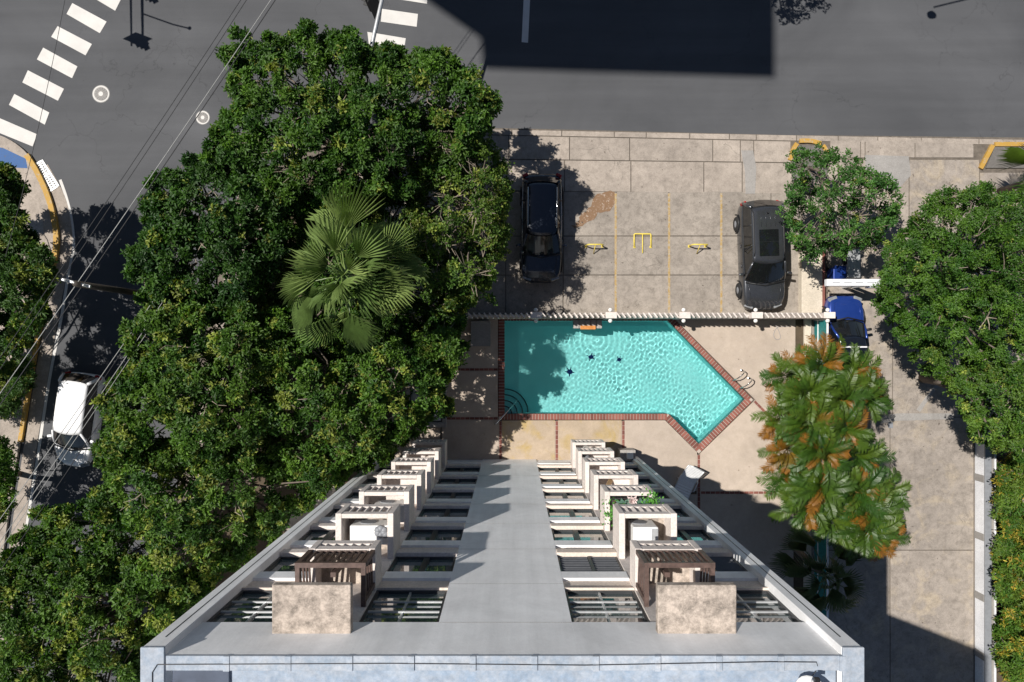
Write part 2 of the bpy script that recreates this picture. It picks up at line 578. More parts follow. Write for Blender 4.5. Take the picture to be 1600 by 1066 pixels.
stripes = [
    [(-14, 194), (0, 185), (58, 210), (51, 229), (-8, 205)],
    [(22.5, 147), (77, 176), (70, 195), (14, 164)],
    [(43.6, 110), (100, 139), (90.6, 157.6), (35, 129)],
    [(67.5, 74.6), (121, 104), (112.6, 122.4), (57.7, 93)],
    [(90, 41), (143.6, 69), (133.7, 86.7), (80, 57.7)],
    [(113, 5), (166.6, 34), (156, 52), (104, 22)],
    [(137, -31), (190, -3), (180, 17), (128, -14)],
    [(597, 14), (653, 22), (651, 42), (595, 34)],
    [(574, 50), (634, 60), (631, 80), (577, 75)],
    [(612, -22), (669, -15), (667, 6), (609, -3)],
]
for s in stripes:
    MB().sheet(WP(s), 0.004).build('crosswalk_stripe', 'white_paint', road)
MB().sheet(WP([(821, -60), (831, -60), (825, 67), (815, 66)]), 0.004).build('lane_line', 'white_paint', road)


def ribbon(pts, w0, z, w1=None):
    """quad strip along pixel points, width in pixels"""
    pts = [Vector((x, y)) for x, y in pts]
    L_, R_ = [], []
    for i, p in enumerate(pts):
        d = (pts[min(i + 1, len(pts) - 1)] - pts[max(i - 1, 0)]).normalized()
        n = Vector((-d.y, d.x))
        L_.append(p + n * w0 / 2); R_.append(p - n * w0 / 2)
    return L_, R_


def smooth_line(pts, k=5):
    out = []
    P = [Vector(p) for p in pts]
    for i in range(len(P) - 1):
        p0, p1, p2, p3 = P[max(i - 1, 0)], P[i], P[i + 1], P[min(i + 2, len(P) - 1)]
        for j in range(k):
            t = j / k
            out.append(0.5 * ((2 * p1) + (p2 - p0) * t + (2 * p0 - 5 * p1 + 4 * p2 - p3) * t * t + (3 * p1 - p0 - 3 * p2 + p3) * t ** 3))
    out.append(P[-1])
    return out


def strip_prism(pts, w, z0, z1, name, m, parent, smooth_k=5):
    pl = smooth_line(pts, smooth_k)
    a, b = ribbon(pl, w, 0)
    mb = MB()
    for i in range(len(a) - 1):
        q = WP([a[i], a[i + 1], b[i + 1], b[i]])
        mb.prism(q, z0, z1)
    return mb.build(name, m, parent)


strip_prism([(94, 281), (104, 310), (112, 345), (115, 385), (108, 420), (97, 490), (76, 600), (55, 740), (36, 850), (12, 980), (-10, 1090)], 4.5, 0.001, 0.005, 'edge_line', 'white_paint', road)

# sidewalk across the street (left)
kerb_l = [(-60, 205), (0, 212), (40, 236), (60, 268), (78, 308), (88, 348), (90, 385), (82, 425), (68, 490), (45, 620), (22, 760), (2, 900), (-30, 1090)]
kl = smooth_line(kerb_l, 5)
lw = MB().prism(WP([tuple(p) for p in kl] + [(-420, 1090), (-420, 205)]), -0.05, 0.12).build('sidewalk_left', 'walk')
struct(lw)
ga, gb = ribbon(smooth_line(kerb_l[3:], 5), 2, 0)
strip_prism([(66, 262), (91, 308), (101, 348), (103, 385), (95, 425), (82, 490), (60, 620), (38, 760), (18, 900), (-14, 1090)], 20, 0.0, 0.012, 'gutter_strip', 'walk', lw)
strip_prism([(44, 243), (61, 271), (78, 310), (88, 350), (90, 385), (82, 425)], 8, 0.0, 0.15, 'kerb', 'yellow_kerb', lw)
strip_prism([(66, 500), (55, 560), (45, 620), (34, 690)], 6, 0.0, 0.15, 'kerb', 'yellow_kerb', lw)
MB().sheet(WP([(-60, 226), (4, 231), (40, 248), (43, 263), (-60, 258)], 0.124), 0.124).build('painted_ramp', 'blue_paint', lw)
MB().prism(WP([(47, 344), (68, 344), (68, 365), (47, 365)], 0.12), 0.1, 0.128).build('utility_cover', 'stone_grey', lw)
for q in ([(0, 300), (60, 300)], [(0, 377), (84, 379)], [(0, 330), (30, 332)]):
    pass

# the lot: apron along the main road, car park, driveway, ground under the trees
lot_poly = [(1900, 221), (1600, 216), (1225, 212), (860, 203), (640, 198), (520, 214), (430, 262), (372, 340), (335, 450), (300, 640), (262, 860), (235, 1090), (612, 1090), (612, 492), (1292, 492), (1292, 1090), (1900, 1090)]
lot = struct(MB().prism(WP(lot_poly), -0.05, 0.085).build('lot_base', 'joint_dirt'))
ZS = 0.12


def slab(poly, m, parent, z1=ZS, z0=0.05, name='slab', jit=True):
    mb = MB().prism(WP(poly, z1), z0, z1 + (random.uniform(-0.004, 0.004) if jit else 0))
    return mb.build(name, m, parent, bevel=0.008, seg=1)


def row(ys, xs, m, parent, gap=0.7, slope=(0, 0)):
    y0, y1 = ys
    for a, b in zip(xs[:-1], xs[1:]):
        f0 = lambda x: y0 + slope[0] * (x - 860)
        f1 = lambda x: y1 + slope[1] * (x - 860)
        slab([(a + gap, f0(a) + gap), (b - gap, f0(b) + gap), (b - gap, f1(b) - gap), (a + gap, f1(a) - gap)], m, parent)


kerbxs = [640, 720, 800, 878, 960, 1010, 1078, 1140, 1182, 1245, 1310, 1372, 1440, 1530, 1620, 1720]
row((203.5, 213), kerbxs, 'walk', lot, slope=(0.0195, 0.020))
row((213, 250), [640, 700, 795, 890, 984, 1114, 1157, 1178, 1236], 'walk', lot, slope=(0.02, 0.012))
row((250, 299), [560, 650, 740, 882, 986, 1100, 1160, 1178, 1245], 'walk', lot, slope=(0.012, 0.012))
row((299, 369), [600, 700, 790, 880, 963, 1045.5, 1127, 1205, 1252], 'lot', lot)
row((369, 430), [580, 680, 790, 880, 963, 1045.5, 1127, 1205, 1252], 'lot', lot)
row((430, 491), [600, 690, 790, 880, 963, 1045.5, 1127, 1205, 1252], 'lot', lot)
# ground under the big trees: soil bed and a path
slab([(430, 300), (560, 255), (578, 300), (575, 490), (570, 720), (470, 900), (300, 1080), (262, 1080), (312, 700), (345, 450)], 'soil', lot, 0.11, name='soil_bed')
slab([(576, 492), (611, 492), (611, 760), (576, 760)], 'soil', lot, 0.11, name='soil_bed')
for i in range(6):
    y0 = 300 + i * 80
    slab([(372 - i * 14, y0), (428 - i * 20, y0), (412 - i * 20, y0 + 78), (360 - i * 14, y0 + 78)], 'walk', lot)
for i in range(4):
    slab([(470 - i * 30, 760 + i * 90), (605, 760 + i * 90), (605, 848 + i * 90), (440 - i * 30, 848 + i * 90)], 'lot', lot)
# right: entrance apron and driveway
row((219, 247), [1297, 1345, 1352, 1430, 1522], 'walk', lot)
slab([(1237, 250), (1310, 250), (1310, 385), (1254, 385), (1254, 300), (1247, 300)], 'walk', lot)
slab([(1311.5, 250), (1420, 250), (1420, 388), (1311.5, 388)], 'walk', lot)
slab([(1421.5, 250), (1530, 250), (1530, 388), (1421.5, 388)], 'drive', lot)
slab([(1531.5, 270), (1760, 270), (1760, 388), (1531.5, 388)], 'drive', lot)
row((389, 652), [1293, 1395, 1520, 1640, 1760], 'drive', lot)
row((652, 860), [1293, 1391, 1522], 'drive', lot)
row((860, 1088), [1293, 1391, 1522], 'drive', lot)
slab([(1376, 650), (1402, 646), (1490, 646), (1490, 655), (1400, 658), (1376, 662)], 'patch', lot, 0.126, 0.1)
slab([(1432, 640), (1468, 592), (1473, 594), (1438, 644)], 'patch', lot, 0.130, 0.1)
slab([(1158, 235), (1177, 235), (1182, 262), (1180, 303), (1165, 303), (1164, 268)], 'patch', lot, 0.130, 0.1)
slab([(1352, 242), (1420, 244), (1424, 274), (1400, 300), (1352, 290)], 'patch', lot, 0.126, 0.1)
MB().prism(WP([(1388, 660), (1395, 660), (1395, 669), (1388, 669)], ZS), 0.1, 0.131).build('drain_cover', 'grey_plastic', lot)
slab([(1558, 715), (1760, 640), (1760, 1088), (1558, 1088)], 'soil', lot, 0.14, 0.05, 'soil_bed')
# planted islands with yellow kerbs
MB().prism(WP([(1236, 250), (1246, 228), (1282, 230), (1291, 252), (1291, 285), (1236, 285)]), 0.08, 0.15).build('planter_bed', 'gravel', lot)
for pl in ([(1232, 252), (1237, 236), (1243, 226)], [(1247, 222), (1264, 222), (1280, 226)], [(1283, 229), (1290, 240), (1294, 254)]):
    strip_prism(pl, 6.5, 0.08, 0.2, 'kerb', 'yellow_kerb', lot, 4)
MB().prism(WP([(1537, 264), (1551, 231), (1760, 231), (1760, 264)]), 0.08, 0.16).build('planter_bed', 'gravel', lot)
for pl in ([(1528, 265), (1537, 248), (1547, 229)], [(1550, 227.5), (1620, 227.5), (1760, 228)]):
    strip_prism(pl, 6.5, 0.08, 0.22, 'kerb', 'yellow_kerb', lot, 4)

# car park markings, stain
for x in (962, 1045.5, 1127):
    MB().sheet(WP([(x - 1.7, 302), (x + 1.7, 302), (x + 1.7, 489), (x - 1.7, 489)], 0.128), 0.128).build('parking_line', 'yellow_paint', lot)
M['stain'] = paint_mat('rust_stain', (0.20, 0.115, 0.06), 0.53, (0.40, 0.33, 0.27))
st = [(893, 352), (903, 346), (908, 336), (917, 328), (925, 318), (932, 306), (945, 301), (961, 300), (960, 320), (950, 330), (934, 333), (925, 345), (912, 350), (900, 357)]
st = [(x + random.uniform(-1.5, 1.5), y + random.uniform(-1.5, 1.5)) for x, y in smooth_line(st + [st[0]], 4)[:-1]]
MB().sheet(WP(st, 0.127), 0.1265).build('mud_stain', M['stain'], lot)

# ------------------------------------------------------------------ pool and deck
ZD = 0.15
outer = [(779, 495.5), (1050, 495.5), (1177, 625), (1092, 709), (1040, 656), (779, 656)]
inner = [(788, 501), (1044, 501), (1164, 624), (1092, 694.5), (1044, 647), (788, 647)]
deck = struct(MB().prism(WP([(612, 494), (688, 494), (688, 730), (612, 730)], ZD), -0.3, ZD - 0.02).build('pool_deck', 'mortar'))


def deck_slab(poly, m='deck'):
    return MB().prism(WP(poly, ZD), -0.3, ZD).build('deck_slab', m, deck, bevel=0.01, seg=1)


deck_slab([(690, 495), (778, 495), (778, 575), (690, 575)])
deck_slab([(690, 580), (778, 580), (778, 651), (690, 651)])
deck_slab([(690, 657), (779.5, 657), (779.5, 760), (690, 760)])
deck_slab([(784.5, 657), (867.5, 657), (867.5, 760), (784.5, 760)], 'deck_stained')
deck_slab([(872.5, 657), (971.5, 657), (971.5, 760), (872.5, 760)], 'deck_stained')
deck_slab([(976.5, 657), (1039.5, 657), (1089.5, 707), (1089.5, 767.5), (976.5, 767.5)])
deck_slab([(1051, 495), (1243, 495), (1243, 690), (1240, 687), (1180, 624.5)])
deck_slab([(1177, 628.5), (1240, 694), (1240, 767.5), (1094.5, 767.5), (1094.5, 708.5)])
deck_slab([(1094.5, 772.5), (1240, 772.5), (1240, 1150), (1094.5, 1150)])
deck_slab([(976.5, 772.5), (1089.5, 772.5), (1089.5, 1150), (976.5, 1150)])
for q in ([(612, 495), (688, 495), (688, 595), (612, 595)], [(612, 597), (688, 597), (688, 668), (612, 668)], [(612, 670), (688, 670), (688, 760), (612, 760)]):
    deck_slab(q)
bed = MB()
bed.prism(WP([(1243, 495), (1257, 495), (1257, 1150), (1241, 1150), (1241, 700)], ZD), -0.3, ZD - 0.03)
bed.build('soil_bed', 'soil', deck)
MB().prism(WP([(1257, 495), (1268, 495), (1268, 1150), (1257, 1150)], 0.25), -0.1, 0.25).build('kerb', 'wallcream', deck, bevel=0.02)
MB().prism(WP([(1268, 495), (1293, 495), (1293, 1150), (1268, 1150)], 0.12), -0.1, 0.10).build('gutter_strip', 'drive', deck)

# brick bands between the deck slabs
bl, bw_ = 0.20, 0.10
me_strip = MB().box(-bl / 2, bl / 2, -0.055, 0.055, -0.05, 0).mesh('brick', 'brick')
bands = [((690, 577.5), (778, 577.5)), ((690, 654), (778, 654)), ((782, 658), (782, 760)), ((870, 658), (870, 760)), ((974, 658), (974, 766)),
         ((1092, 711), (1092, 1140)), ((1179, 627), (1240, 690)), ((1095, 770), (1238, 770))]
for a, b in bands:
    A, B = Vector(W(*a, ZD)), Vector(W(*b, ZD))
    d = (B - A); n = Vector((-d.y, d.x)).normalized() * 0.09
    MB().prism([tuple(A + n), tuple(B + n), tuple(B - n), tuple(A - n)], -0.3, ZD - 0.016).build('mortar_bed', 'mortar', deck)
    k = max(1, int(d.length / (bl + 0.014)))
    for i in range(k):
        p = A + d * ((i + 0.5) / k)
        inst('brick', me_strip, deck, (p.x, p.y, ZD + random.uniform(-0.004, 0.003)), (0, 0, math.atan2(d.y, d.x)))

pool = thing('swimming_pool', (W(950, 575)[0], W(950, 575)[1], 0.0), 'turquoise five-sided swimming pool edged with red bricks', 'swimming pool')
IW, OW = WP(inner, 0.1), WP(outer, ZD)
DEPTH = -1.25
n = len(IW)
mb = MB()
if True:
    vs = [(x, y, 0.13) for x, y in IW] + [(x, y, DEPTH) for x, y in IW]
    fs = [(i, (i + 1) % n, n + (i + 1) % n, n + i) for i in range(n)] + [tuple(range(2 * n - 1, n - 1, -1))]
    mb.add(vs, fs)
    vs = [(x, y, 0.128) for x, y in IW] + [(x, y, 0.128) for x, y in OW]
basin = mb.build('basin', 'pool', pool)
bm_ = bmesh.new(); bm_.from_mesh(basin.data); bmesh.ops.recalc_face_normals(bm_, faces=bm_.faces); bmesh.ops.reverse_faces(bm_, faces=bm_.faces); bm_.to_mesh(basin.data); bm_.free()
mb = MB()
for i in range(n):
    j = (i + 1) % n
    q = [IW[i], IW[j], OW[j], OW[i]]
    mb.prism(q, -0.3, ZD - 0.012)
mb.build('coping_bed', 'mortar', pool)
# coping bricks laid side by side across the rim
for i in range(n):
    j = (i + 1) % n
    A = (Vector(IW[i]) + Vector(OW[i])) / 2; B = (Vector(IW[j]) + Vector(OW[j])) / 2
    d = B - A
    wid = ((Vector(IW[i]) + Vector(IW[j])) / 2 - (Vector(OW[i]) + Vector(OW[j])) / 2)
    nrm = Vector((-d.y, d.x)).normalized()
    wid = abs(wid.dot(nrm))
    cnt = int(d.length / 0.142)
    pitch = d.length / cnt
    me = MB().box(-(pitch - 0.030) / 2, (pitch - 0.030) / 2, -wid / 2 - 0.015, wid / 2, -0.06, 0).mesh('brick', 'brick')
    for k in range(cnt):
        p = A + d * ((k + 0.5) / cnt)
        inst('brick', me, pool, (p.x, p.y, ZD + 0.012 + random.uniform(-0.004, 0.004)), (0, 0, math.atan2(d.y, d.x)))

# wavy water surface
ZW = 0.03
step = 0.024
xs = np.arange(min(p[0] for p in IW) - 0.1, max(p[0] for p in IW) + 0.1, step)
ys = np.arange(min(p[1] for p in IW) - 0.1, max(p[1] for p in IW) + 0.1, step)
X, Y = np.meshgrid(xs, ys)
Z = np.zeros_like(X)
for k in range(46):
    lam = rng.uniform(0.12, 0.30)
    a = rng.uniform(0, 2 * math.pi)
    amp = 0.00028 * (lam / 0.27) ** 1.3 * rng.uniform(0.4, 1.6)
    Z += amp * np.sin(2 * math.pi / lam * (X * math.cos(a) + Y * math.sin(a)) + rng.uniform(0, 6.28))
cxw, cyw = W(780, 560)
Z = Z * (0.55 + 0.45 / (1 + np.exp(-(X - W(930, 0)[0]) * 1.2))) * (0.8 + 0.45 * np.sin(X * 0.9 + 1) * np.sin(Y * 1.3) + 0.25 * np.sin(X * 2.3 + Y * 1.7))
fx, fy = W(920, 525)
rr = np.hypot(X - fx, Y - fy)
Z += 0.0016 * np.sin(rr * 24) * np.exp(-rr / 1.2)


def inside(px, py, poly):
    r = np.zeros(px.shape, bool)
    m = len(poly)
    for i in range(m):
        x0, y0 = poly[i]; x1, y1 = poly[(i + 1) % m]
        c = ((y0 > py) != (y1 > py)) & (px < (x1 - x0) * (py - y0) / (y1 - y0 + 1e-12) + x0)
        r ^= c
    return r


def grow(poly, d):
    m = len(poly)
    out = []
    a = sum(poly[i][0] * poly[(i + 1) % m][1] - poly[(i + 1) % m][0] * poly[i][1] for i in range(m))
    sg = 1 if a > 0 else -1
    for i in range(m):
        p0, p1, p2 = Vector(poly[i - 1]), Vector(poly[i]), Vector(poly[(i + 1) % m])
        d1, d2 = (p1 - p0).normalized(), (p2 - p1).normalized()
        n1, n2 = Vector((d1.y, -d1.x)) * sg, Vector((d2.y, -d2.x)) * sg
        b = (n1 + n2)
        b = b / max(0.3, b.length_squared) * 2
        out.append(tuple(p1 + b * d))
    return out


GW = grow(IW, 0.06)
vi = -np.ones(X.shape, int)
cc = inside(X[:-1, :-1] + step / 2, Y[:-1, :-1] + step / 2, GW)
used = np.zeros(X.shape, bool)
used[:-1, :-1] |= cc; used[1:, :-1] |= cc; used[:-1, 1:] |= cc; used[1:, 1:] |= cc
vi[used] = np.arange(used.sum())
pb = base_of(pool)
V_ = np.stack([X[used] - pb[0], Y[used] - pb[1], Z[used] + ZW - pb[2]], 1)
a, b, c, d = vi[:-1, :-1][cc], vi[:-1, 1:][cc], vi[1:, 1:][cc], vi[1:, :-1][cc]
wm = fast_mesh('water', V_, np.concatenate([np.stack([a, b, c], 1), np.stack([a, c, d], 1)]), 'water')
wm.polygons.foreach_set('use_smooth', [True] * len(wm.polygons))
water = bpy.data.objects.new('water', wm); COL.objects.link(water); water.parent = pool
try:
    water.cycles.is_caustics_caster = True
    basin.cycles.is_caustics_receiver = True
except Exception as e:
    print('caustics', e)

# corner steps, quarter discs
c0 = Vector(IW[5])
for k, (r, z) in enumerate(((1.12, -0.95), (0.86, -0.68), (0.60, -0.42), (0.34, -0.18))):
    arc = [(c0.x + r * math.cos(t), c0.y + r * math.sin(t)) for t in np.linspace(0, math.pi / 2, 16)]
    stp = MB().prism([(c0.x, c0.y)] + arc, DEPTH + 0.002, z).build('step', 'pool', pool)
    tr = MB()
    tr.tube([(x, y, z + 0.012) for x, y in arc], 0.028, 5)
    tr.build('step_edge', 'tile_dark', stp)
hr = MB()
p0 = Vector((c0.x - 0.42, c0.y - 0.40, ZD)); p1 = Vector((c0.x + 0.62, c0.y + 0.62, -0.5))
hr.tube([p0, p0 + Vector((0, 0, 0.75)), p0 + Vector((0.08, 0.08, 0.86)), p0.lerp(p1, 0.5) + Vector((0, 0, 0.75)), p1 + Vector((-0.05, -0.05, 0.42)), p1], 0.024, 8)
tag(hr.build('handrail', 'steel', None, True), 'slim metal handrail down the curved corner steps of the pool', 'handrail')

# mosaic turtles on the pool floor
for (px, py, a, s) in ((923, 558, 0.4, 0.16), (890, 581, 2.2, 0.18), (967, 562, 1.2, 0.13)):
    x, y = (px - CX) * 33 / F, (CY - py) * 33 / F
    t = MB()
    t.prism([(x + s * 0.8 * math.cos(q), y + s * 0.65 * math.sin(q)) for q in np.linspace(0, 6.28, 12, endpoint=False)], DEPTH - 0.01, DEPTH + 0.012)
    for q, l in ((0, 1.25), (0.9, 1.3), (-0.9, 1.3), (2.4, 1.2), (-2.4, 1.2)):
        e = Vector((math.cos(q + a), math.sin(q + a)))
        nn = Vector((-e.y, e.x))
        c = Vector((x, y)) + e * s * l * 0.75
        t.prism([tuple(c - e * s * .4 - nn * s * .16), tuple(c + e * s * .4 - nn * s * .1), tuple(c + e * s * .4 + nn * s * .1), tuple(c - e * s * .4 + nn * s * .16)], DEPTH - 0.01, DEPTH + 0.010)
    t.build('mosaic_turtle', 'tile_blue', pool)

# stone spout at the fence edge
fo = thing('pool_fountain', (*W(918, 507, 0.3), ZD), 'low stone water spout with orange top on the pool edge', 'fountain')
x0, y0 = W(896, 514, 0.35); x1, y1 = W(941, 500, 0.35)
for i in range(5):
    xx = x0 + (x1 - x0) * i / 5
    MB().box(xx + 0.01, xx + (x1 - x0) / 5 - 0.01, y0 + 0.02, y1, ZD - 0.3, 0.34 + random.uniform(-0.03, 0.03)).build('stone', 'stone_grey', fo, bevel=0.02)
ox0, oy0 = W(907, 515, 0.42); ox1, oy1 = W(931, 509, 0.42)
MB().box(ox0, ox1, oy0, oy1, 0.30, 0.42).build('spout', 'orange_stone', fo, bevel=0.02)

# steel ladder
lc = Vector(W(1152, 597, ZD)); ld = Vector((1, 1)).normalized()
ld = Vector((0.72, 0.69)).normalized(); le = Vector((0.69, -0.72)).normalized()
lad = thing('pool_ladder', (lc.x, lc.y, ZD), 'chrome pool ladder with two curved handrails on the angled edge', 'ladder')
for s in (-1, 1):
    o = lc + le * 0.25 * s
    pts = []
    for u, z in ((0.52, ZD), (0.52, 0.45), (0.47, 0.68), (0.34, 0.80), (0.16, 0.80), (0.0, 0.68), (-0.12, 0.40), (-0.17, 0.0), (-0.18, -0.7)):
        pts.append((o.x + ld.x * u, o.y + ld.y * u, z))
    MB().tube(pts, 0.024, 8).build('handrail', 'steel', lad, True)
    q = o + ld * 0.52
    MB().lathe([(0.06, 0), (0.06, 0.015), (0.03, 0.03)], (q.x, q.y, ZD), 12).build('flange', 'steel', lad)
for z in (-0.10, -0.40):
    c = lc - ld * 0.20
    MB().obox((c.x, c.y, z), (le.x, le.y, 0), (ld.x, ld.y, 0), (0, 0, 1), 0.25, 0.05, 0.012).build('tread', 'white_plastic', lad)

# ------------------------------------------------------------------ apartment building
YF, YW, YS = -5.10, -5.215, -5.165
ZT = 20.6
bld = thing('apartment_building', (0, YF - 3, 0), 'grey and cream apartment block seen from above its pool side', 'building')


def bpart(name, m, x0, x1, y0, y1, z0, z1, parent=None, bevel=0.0):
    return MB().box(x0, x1, y0, y1, z0, z1).build(name, m, parent or bld, bevel=bevel)


XL, XR = -6.17, 5.85
bpart('core', 'facade', XL + 0.02, XR - 0.02, -7.8, -5.34, 0, ZT - 0.35)
bpart('rear_tower', 'facade', XL, XR, -16, -7.8, 0, 28.6)
bpart('pier', 'facade', -1.37, 1.12, -5.332, YF, 0, ZT)
FIN = {1: (5.50, XR), -1: (XL, -5.80)}
for sgn in (1, -1):
    x0, x1 = FIN[sgn]
    f = bpart('side_fin', 'facade', x0, x1, -5.335, YF + 0.14, 0, ZT, bevel=0.012)
    bpart('drip_groove', 'dark_frame', (x0 + x1) / 2 - 0.012, (x0 + x1) / 2 + 0.012, YF + 0.135, YF + 0.143, 1.0, ZT - 0.4, f)
for zz in (4.3, 9.4, 11.9, 14.5, 17.1, 19.21):
    bpart('joint', 'patch', -1.36, 1.11, YF - 0.05, YF + 0.002, zz, zz + 0.012)
bpart('top_wall', 'facade', -5.80, -1.371, -5.331, YF - 0.0005, 19.2, ZT)
bpart('top_wall', 'facade', 1.121, 5.50, -5.331, YF - 0.0005, 19.2, ZT)
bpart('base_wall', 'facade', -5.80, 5.50, -5.335, YF - 0.03, 0, 0.86)
bays = [(1.12, 2.62), (4.04, 5.50), (-2.90, -1.37), (-5.80, -4.32)]
NICHE = [(2.62, 4.04), (-4.32, -2.90)]
FLOOR = 2.57
ZK = [1.5 + FLOOR * k for k in range(7)]


def window(x0, x1, z0, z1, kind, k):
    g = bpart('window', 'glass', x0 + 0.02, x1 - 0.02, YW - 0.05, YW, z0, z1)
    f = MB()
    t = 0.06
    f.box(x0, x0 + t, YW - 0.03, YW + 0.06, z0, z1); f.box(x1 - t, x1, YW - 0.03, YW + 0.06, z0, z1)
    f.box(x0 + t, x1 - t, YW - 0.03, YW + 0.06, z0, z0 + t); f.box(x0 + t, x1 - t, YW - 0.03, YW + 0.06, z1 - t, z1)
    f.build('frame', 'dark_frame', g)
    xm = (x0 + x1) / 2 + random.uniform(-0.08, 0.08)
    if kind == 'mullion':
        bpart('mullion', 'dark_frame', xm - 0.07, xm + 0.07, YW, YW + 0.07, z0 + t, z1 - t, g)
    if kind == 'louvre':
        bpart('mullion', 'dark_frame', xm - 0.04, xm + 0.04, YW, YW + 0.09, z0 + t, z1 - t, g)
        for a, b in ((x0 + t, xm - 0.04), (xm + 0.04, x1 - t)):
            for i in range(6):
                z = z0 + t + 0.06 + i * (z1 - z0 - 2 * t - 0.06) / 6
                MB().obox(((a + b) / 2, YW + 0.05, z + 0.04), (1, 0, 0), (0, 0.8, -0.6), (0, 0.6, 0.8), (b - a) / 2 - 0.008, 0.045, 0.006).build('slat', 'louvre', g)
    if kind == 'bars':
        for z in (z0 + 0.62, z0 + 1.15):
            bpart('rail', 'galv', x0 + t, x1 - t, YW + 0.03, YW + 0.065, z, z + 0.05, g)
        bpart('mullion', 'alu', xm - 0.02, xm + 0.02, YW, YW + 0.04, z0 + t, z1 - t, g)


for bi, (x0, x1) in enumerate(bays):
    for k, z in enumerate(ZK):
        bpart('floor_beam', 'facade', x0, x1, -5.335, YF - 0.002, z - 0.65, z - 0.2)
        top = k == 6
        zs = z + (0.38 if top else 0.30)
        bpart('spandrel', 'cream', x0, x1, -5.335, YS, z - 0.2, zs)
        if not top:
            bpart('sill', 'cream' if bi in (0, 1) else 'offwhite', x0, x1, -5.33, YF + 0.05, zs, z + 0.62, bevel=0.015)
            kind = 'louvre' if (k == 5 and bi in (0, 1)) else 'mullion'
            window(x0, x1, z + 0.62, z + 1.92, kind, k)
        else:
            MB().prism([(0, 0), (0, 0), (0, 0)], 0, 0) if False else None
            bpart('sill', 'cream', x0, x1, -5.33, YF - 0.004, zs, zs + 0.05)
            window(x0, x1, zs + 0.05, 19.2, 'bars', k)

# projecting service niches: floor, two side walls, slatted front
for ni, (x0, x1) in enumerate(NICHE):
    bpart('niche_wall', 'offwhite', x0, x1, -5.33, YW + 0.1, 0.86, 19.2)
    for k, z in enumerate(ZK):
        yo = YF + 1.10
        t = 0.15
        hgt = 0.95
        if k == 6:
            yo, hgt = YF + 0.88, 0.58
        nb = MB().box(x0 + t, x1 - t, YW + 0.1, yo - 0.1, z, z + 0.12).build('niche', 'mould' if k > 4 else 'offwhite', bld)
        for a, b in ((x0, x0 + t), (x1 - t, x1)):
            MB().box(a, b, YW + 0.1, yo, z - 0.1, z + hgt).build('side_wall', 'offwhite', nb, bevel=0.015)
        MB().box(x0 + t, x1 - t, yo - 0.12, yo - 0.01, z + hgt - 0.26, z + hgt - 0.004).build('top_rail', 'offwhite', nb, bevel=0.012)
        MB().box(x0 + t, x1 - t, yo - 0.12, yo - 0.01, z - 0.1, z + 0.16).build('bottom_rail', 'offwhite', nb, bevel=0.012)
        cnt = 6
        w = (x1 - x0 - 2 * t)
        for i in range(cnt):
            xc = x0 + t + w * (i + 0.5) / cnt
            MB().obox((xc, yo - 0.065, z + 0.16 + (hgt - 0.42) / 2), (0.86, 0.5, 0), (-0.5, 0.86, 0), (0, 0, 1), 0.075, 0.022, (hgt - 0.42) / 2).build('slat', 'offwhite', nb)
        if k == 6:
            zc0, zc1 = z + hgt, z + hgt + 0.86
            gr = MB().box(x0 + 0.19, x1 - 0.19, yo - 0.09, yo - 0.03, zc0 - 0.003, zc0 + 0.04).build('grille', 'brown_metal', bld)
            for xx in (x0 + 0.05, x1 - 0.05):
                for yy in (yo - 0.06, YF + 0.12):
                    MB().box(xx - 0.045, xx + 0.045, yy - 0.045, yy + 0.045, zc0, zc1).build('post', 'brown_metal', gr)
            MB().box(x0 + 0.006, x1 - 0.006, yo - 0.104, yo - 0.006, zc1, zc1 + 0.09).build('rail', 'brown_metal', gr)
            for xx in (x0 + 0.055, x1 - 0.055):
                MB().box(xx - 0.045, xx + 0.045, YF, yo - 0.104, zc1 + 0.002, zc1 + 0.085).build('rail', 'brown_metal', gr)
                for i in range(4):
                    zz = zc0 + 0.12 + i * 0.2
                    MB().obox((xx, (YF + yo) / 2, zz), (0, 0.985, 0.17), (1, 0, 0), (0, -0.17, 0.985), 0.36, 0.018, 0.025).build('bar', 'brown_metal', gr)
            for i in range(9):
                xx = x0 + 0.17 + (x1 - x0 - 0.34) * i / 8
                MB().obox((xx, yo - 0.06, (zc0 + zc1) / 2), (1, 0, 0), (0, 1, 0), (0, 0, 1), 0.022, 0.022, 0.43).build('bar', 'brown_metal', gr)
            MB().box(x0 + 0.55, x0 + 0.66, yo - 0.5, yo - 0.40, z + 0.12, z + 0.9).build('post', 'brown_metal', gr)
    lid = bpart('lid_slab', 'mould', x0, x1, YW, -4.23, 19.54, 19.72, bevel=0.02)

# roof: silver-coated parapet caps in panels, lower roof sheet behind
capx = np.linspace(XL + 0.40, XR - 0.36, 12)
for a, b in zip(capx[:-1], capx[1:]):
    bpart('parapet_cap', 'silver', a + 0.012, b - 0.012, -5.335, YF + 0.012, ZT, ZT + 0.05 + random.uniform(-0.006, 0.006), bevel=0.012)
    bpart('cap_strap', 'silver', b - 0.05, b + 0.05, -5.337, YF + 0.014, ZT + 0.003, ZT + 0.068)
for x0, x1 in ((XL - 0.01, XL + 0.39), (XR - 0.35, XR + 0.01)):
    bpart('corner_cap', 'silver', x0, x1, -7.8, YF + 0.155, ZT, ZT + 0.055, bevel=0.015)
bpart('roof_sheet', 'silver_dark', XL + 0.45, XR - 0.39, -7.8, -5.335, ZT - 0.34, ZT - 0.12)
bpart('roof_hatch', 'hatch', XL + 0.47, XL + 1.42, -6.3, -5.345, ZT - 0.12, ZT - 0.06, bevel=0.01)
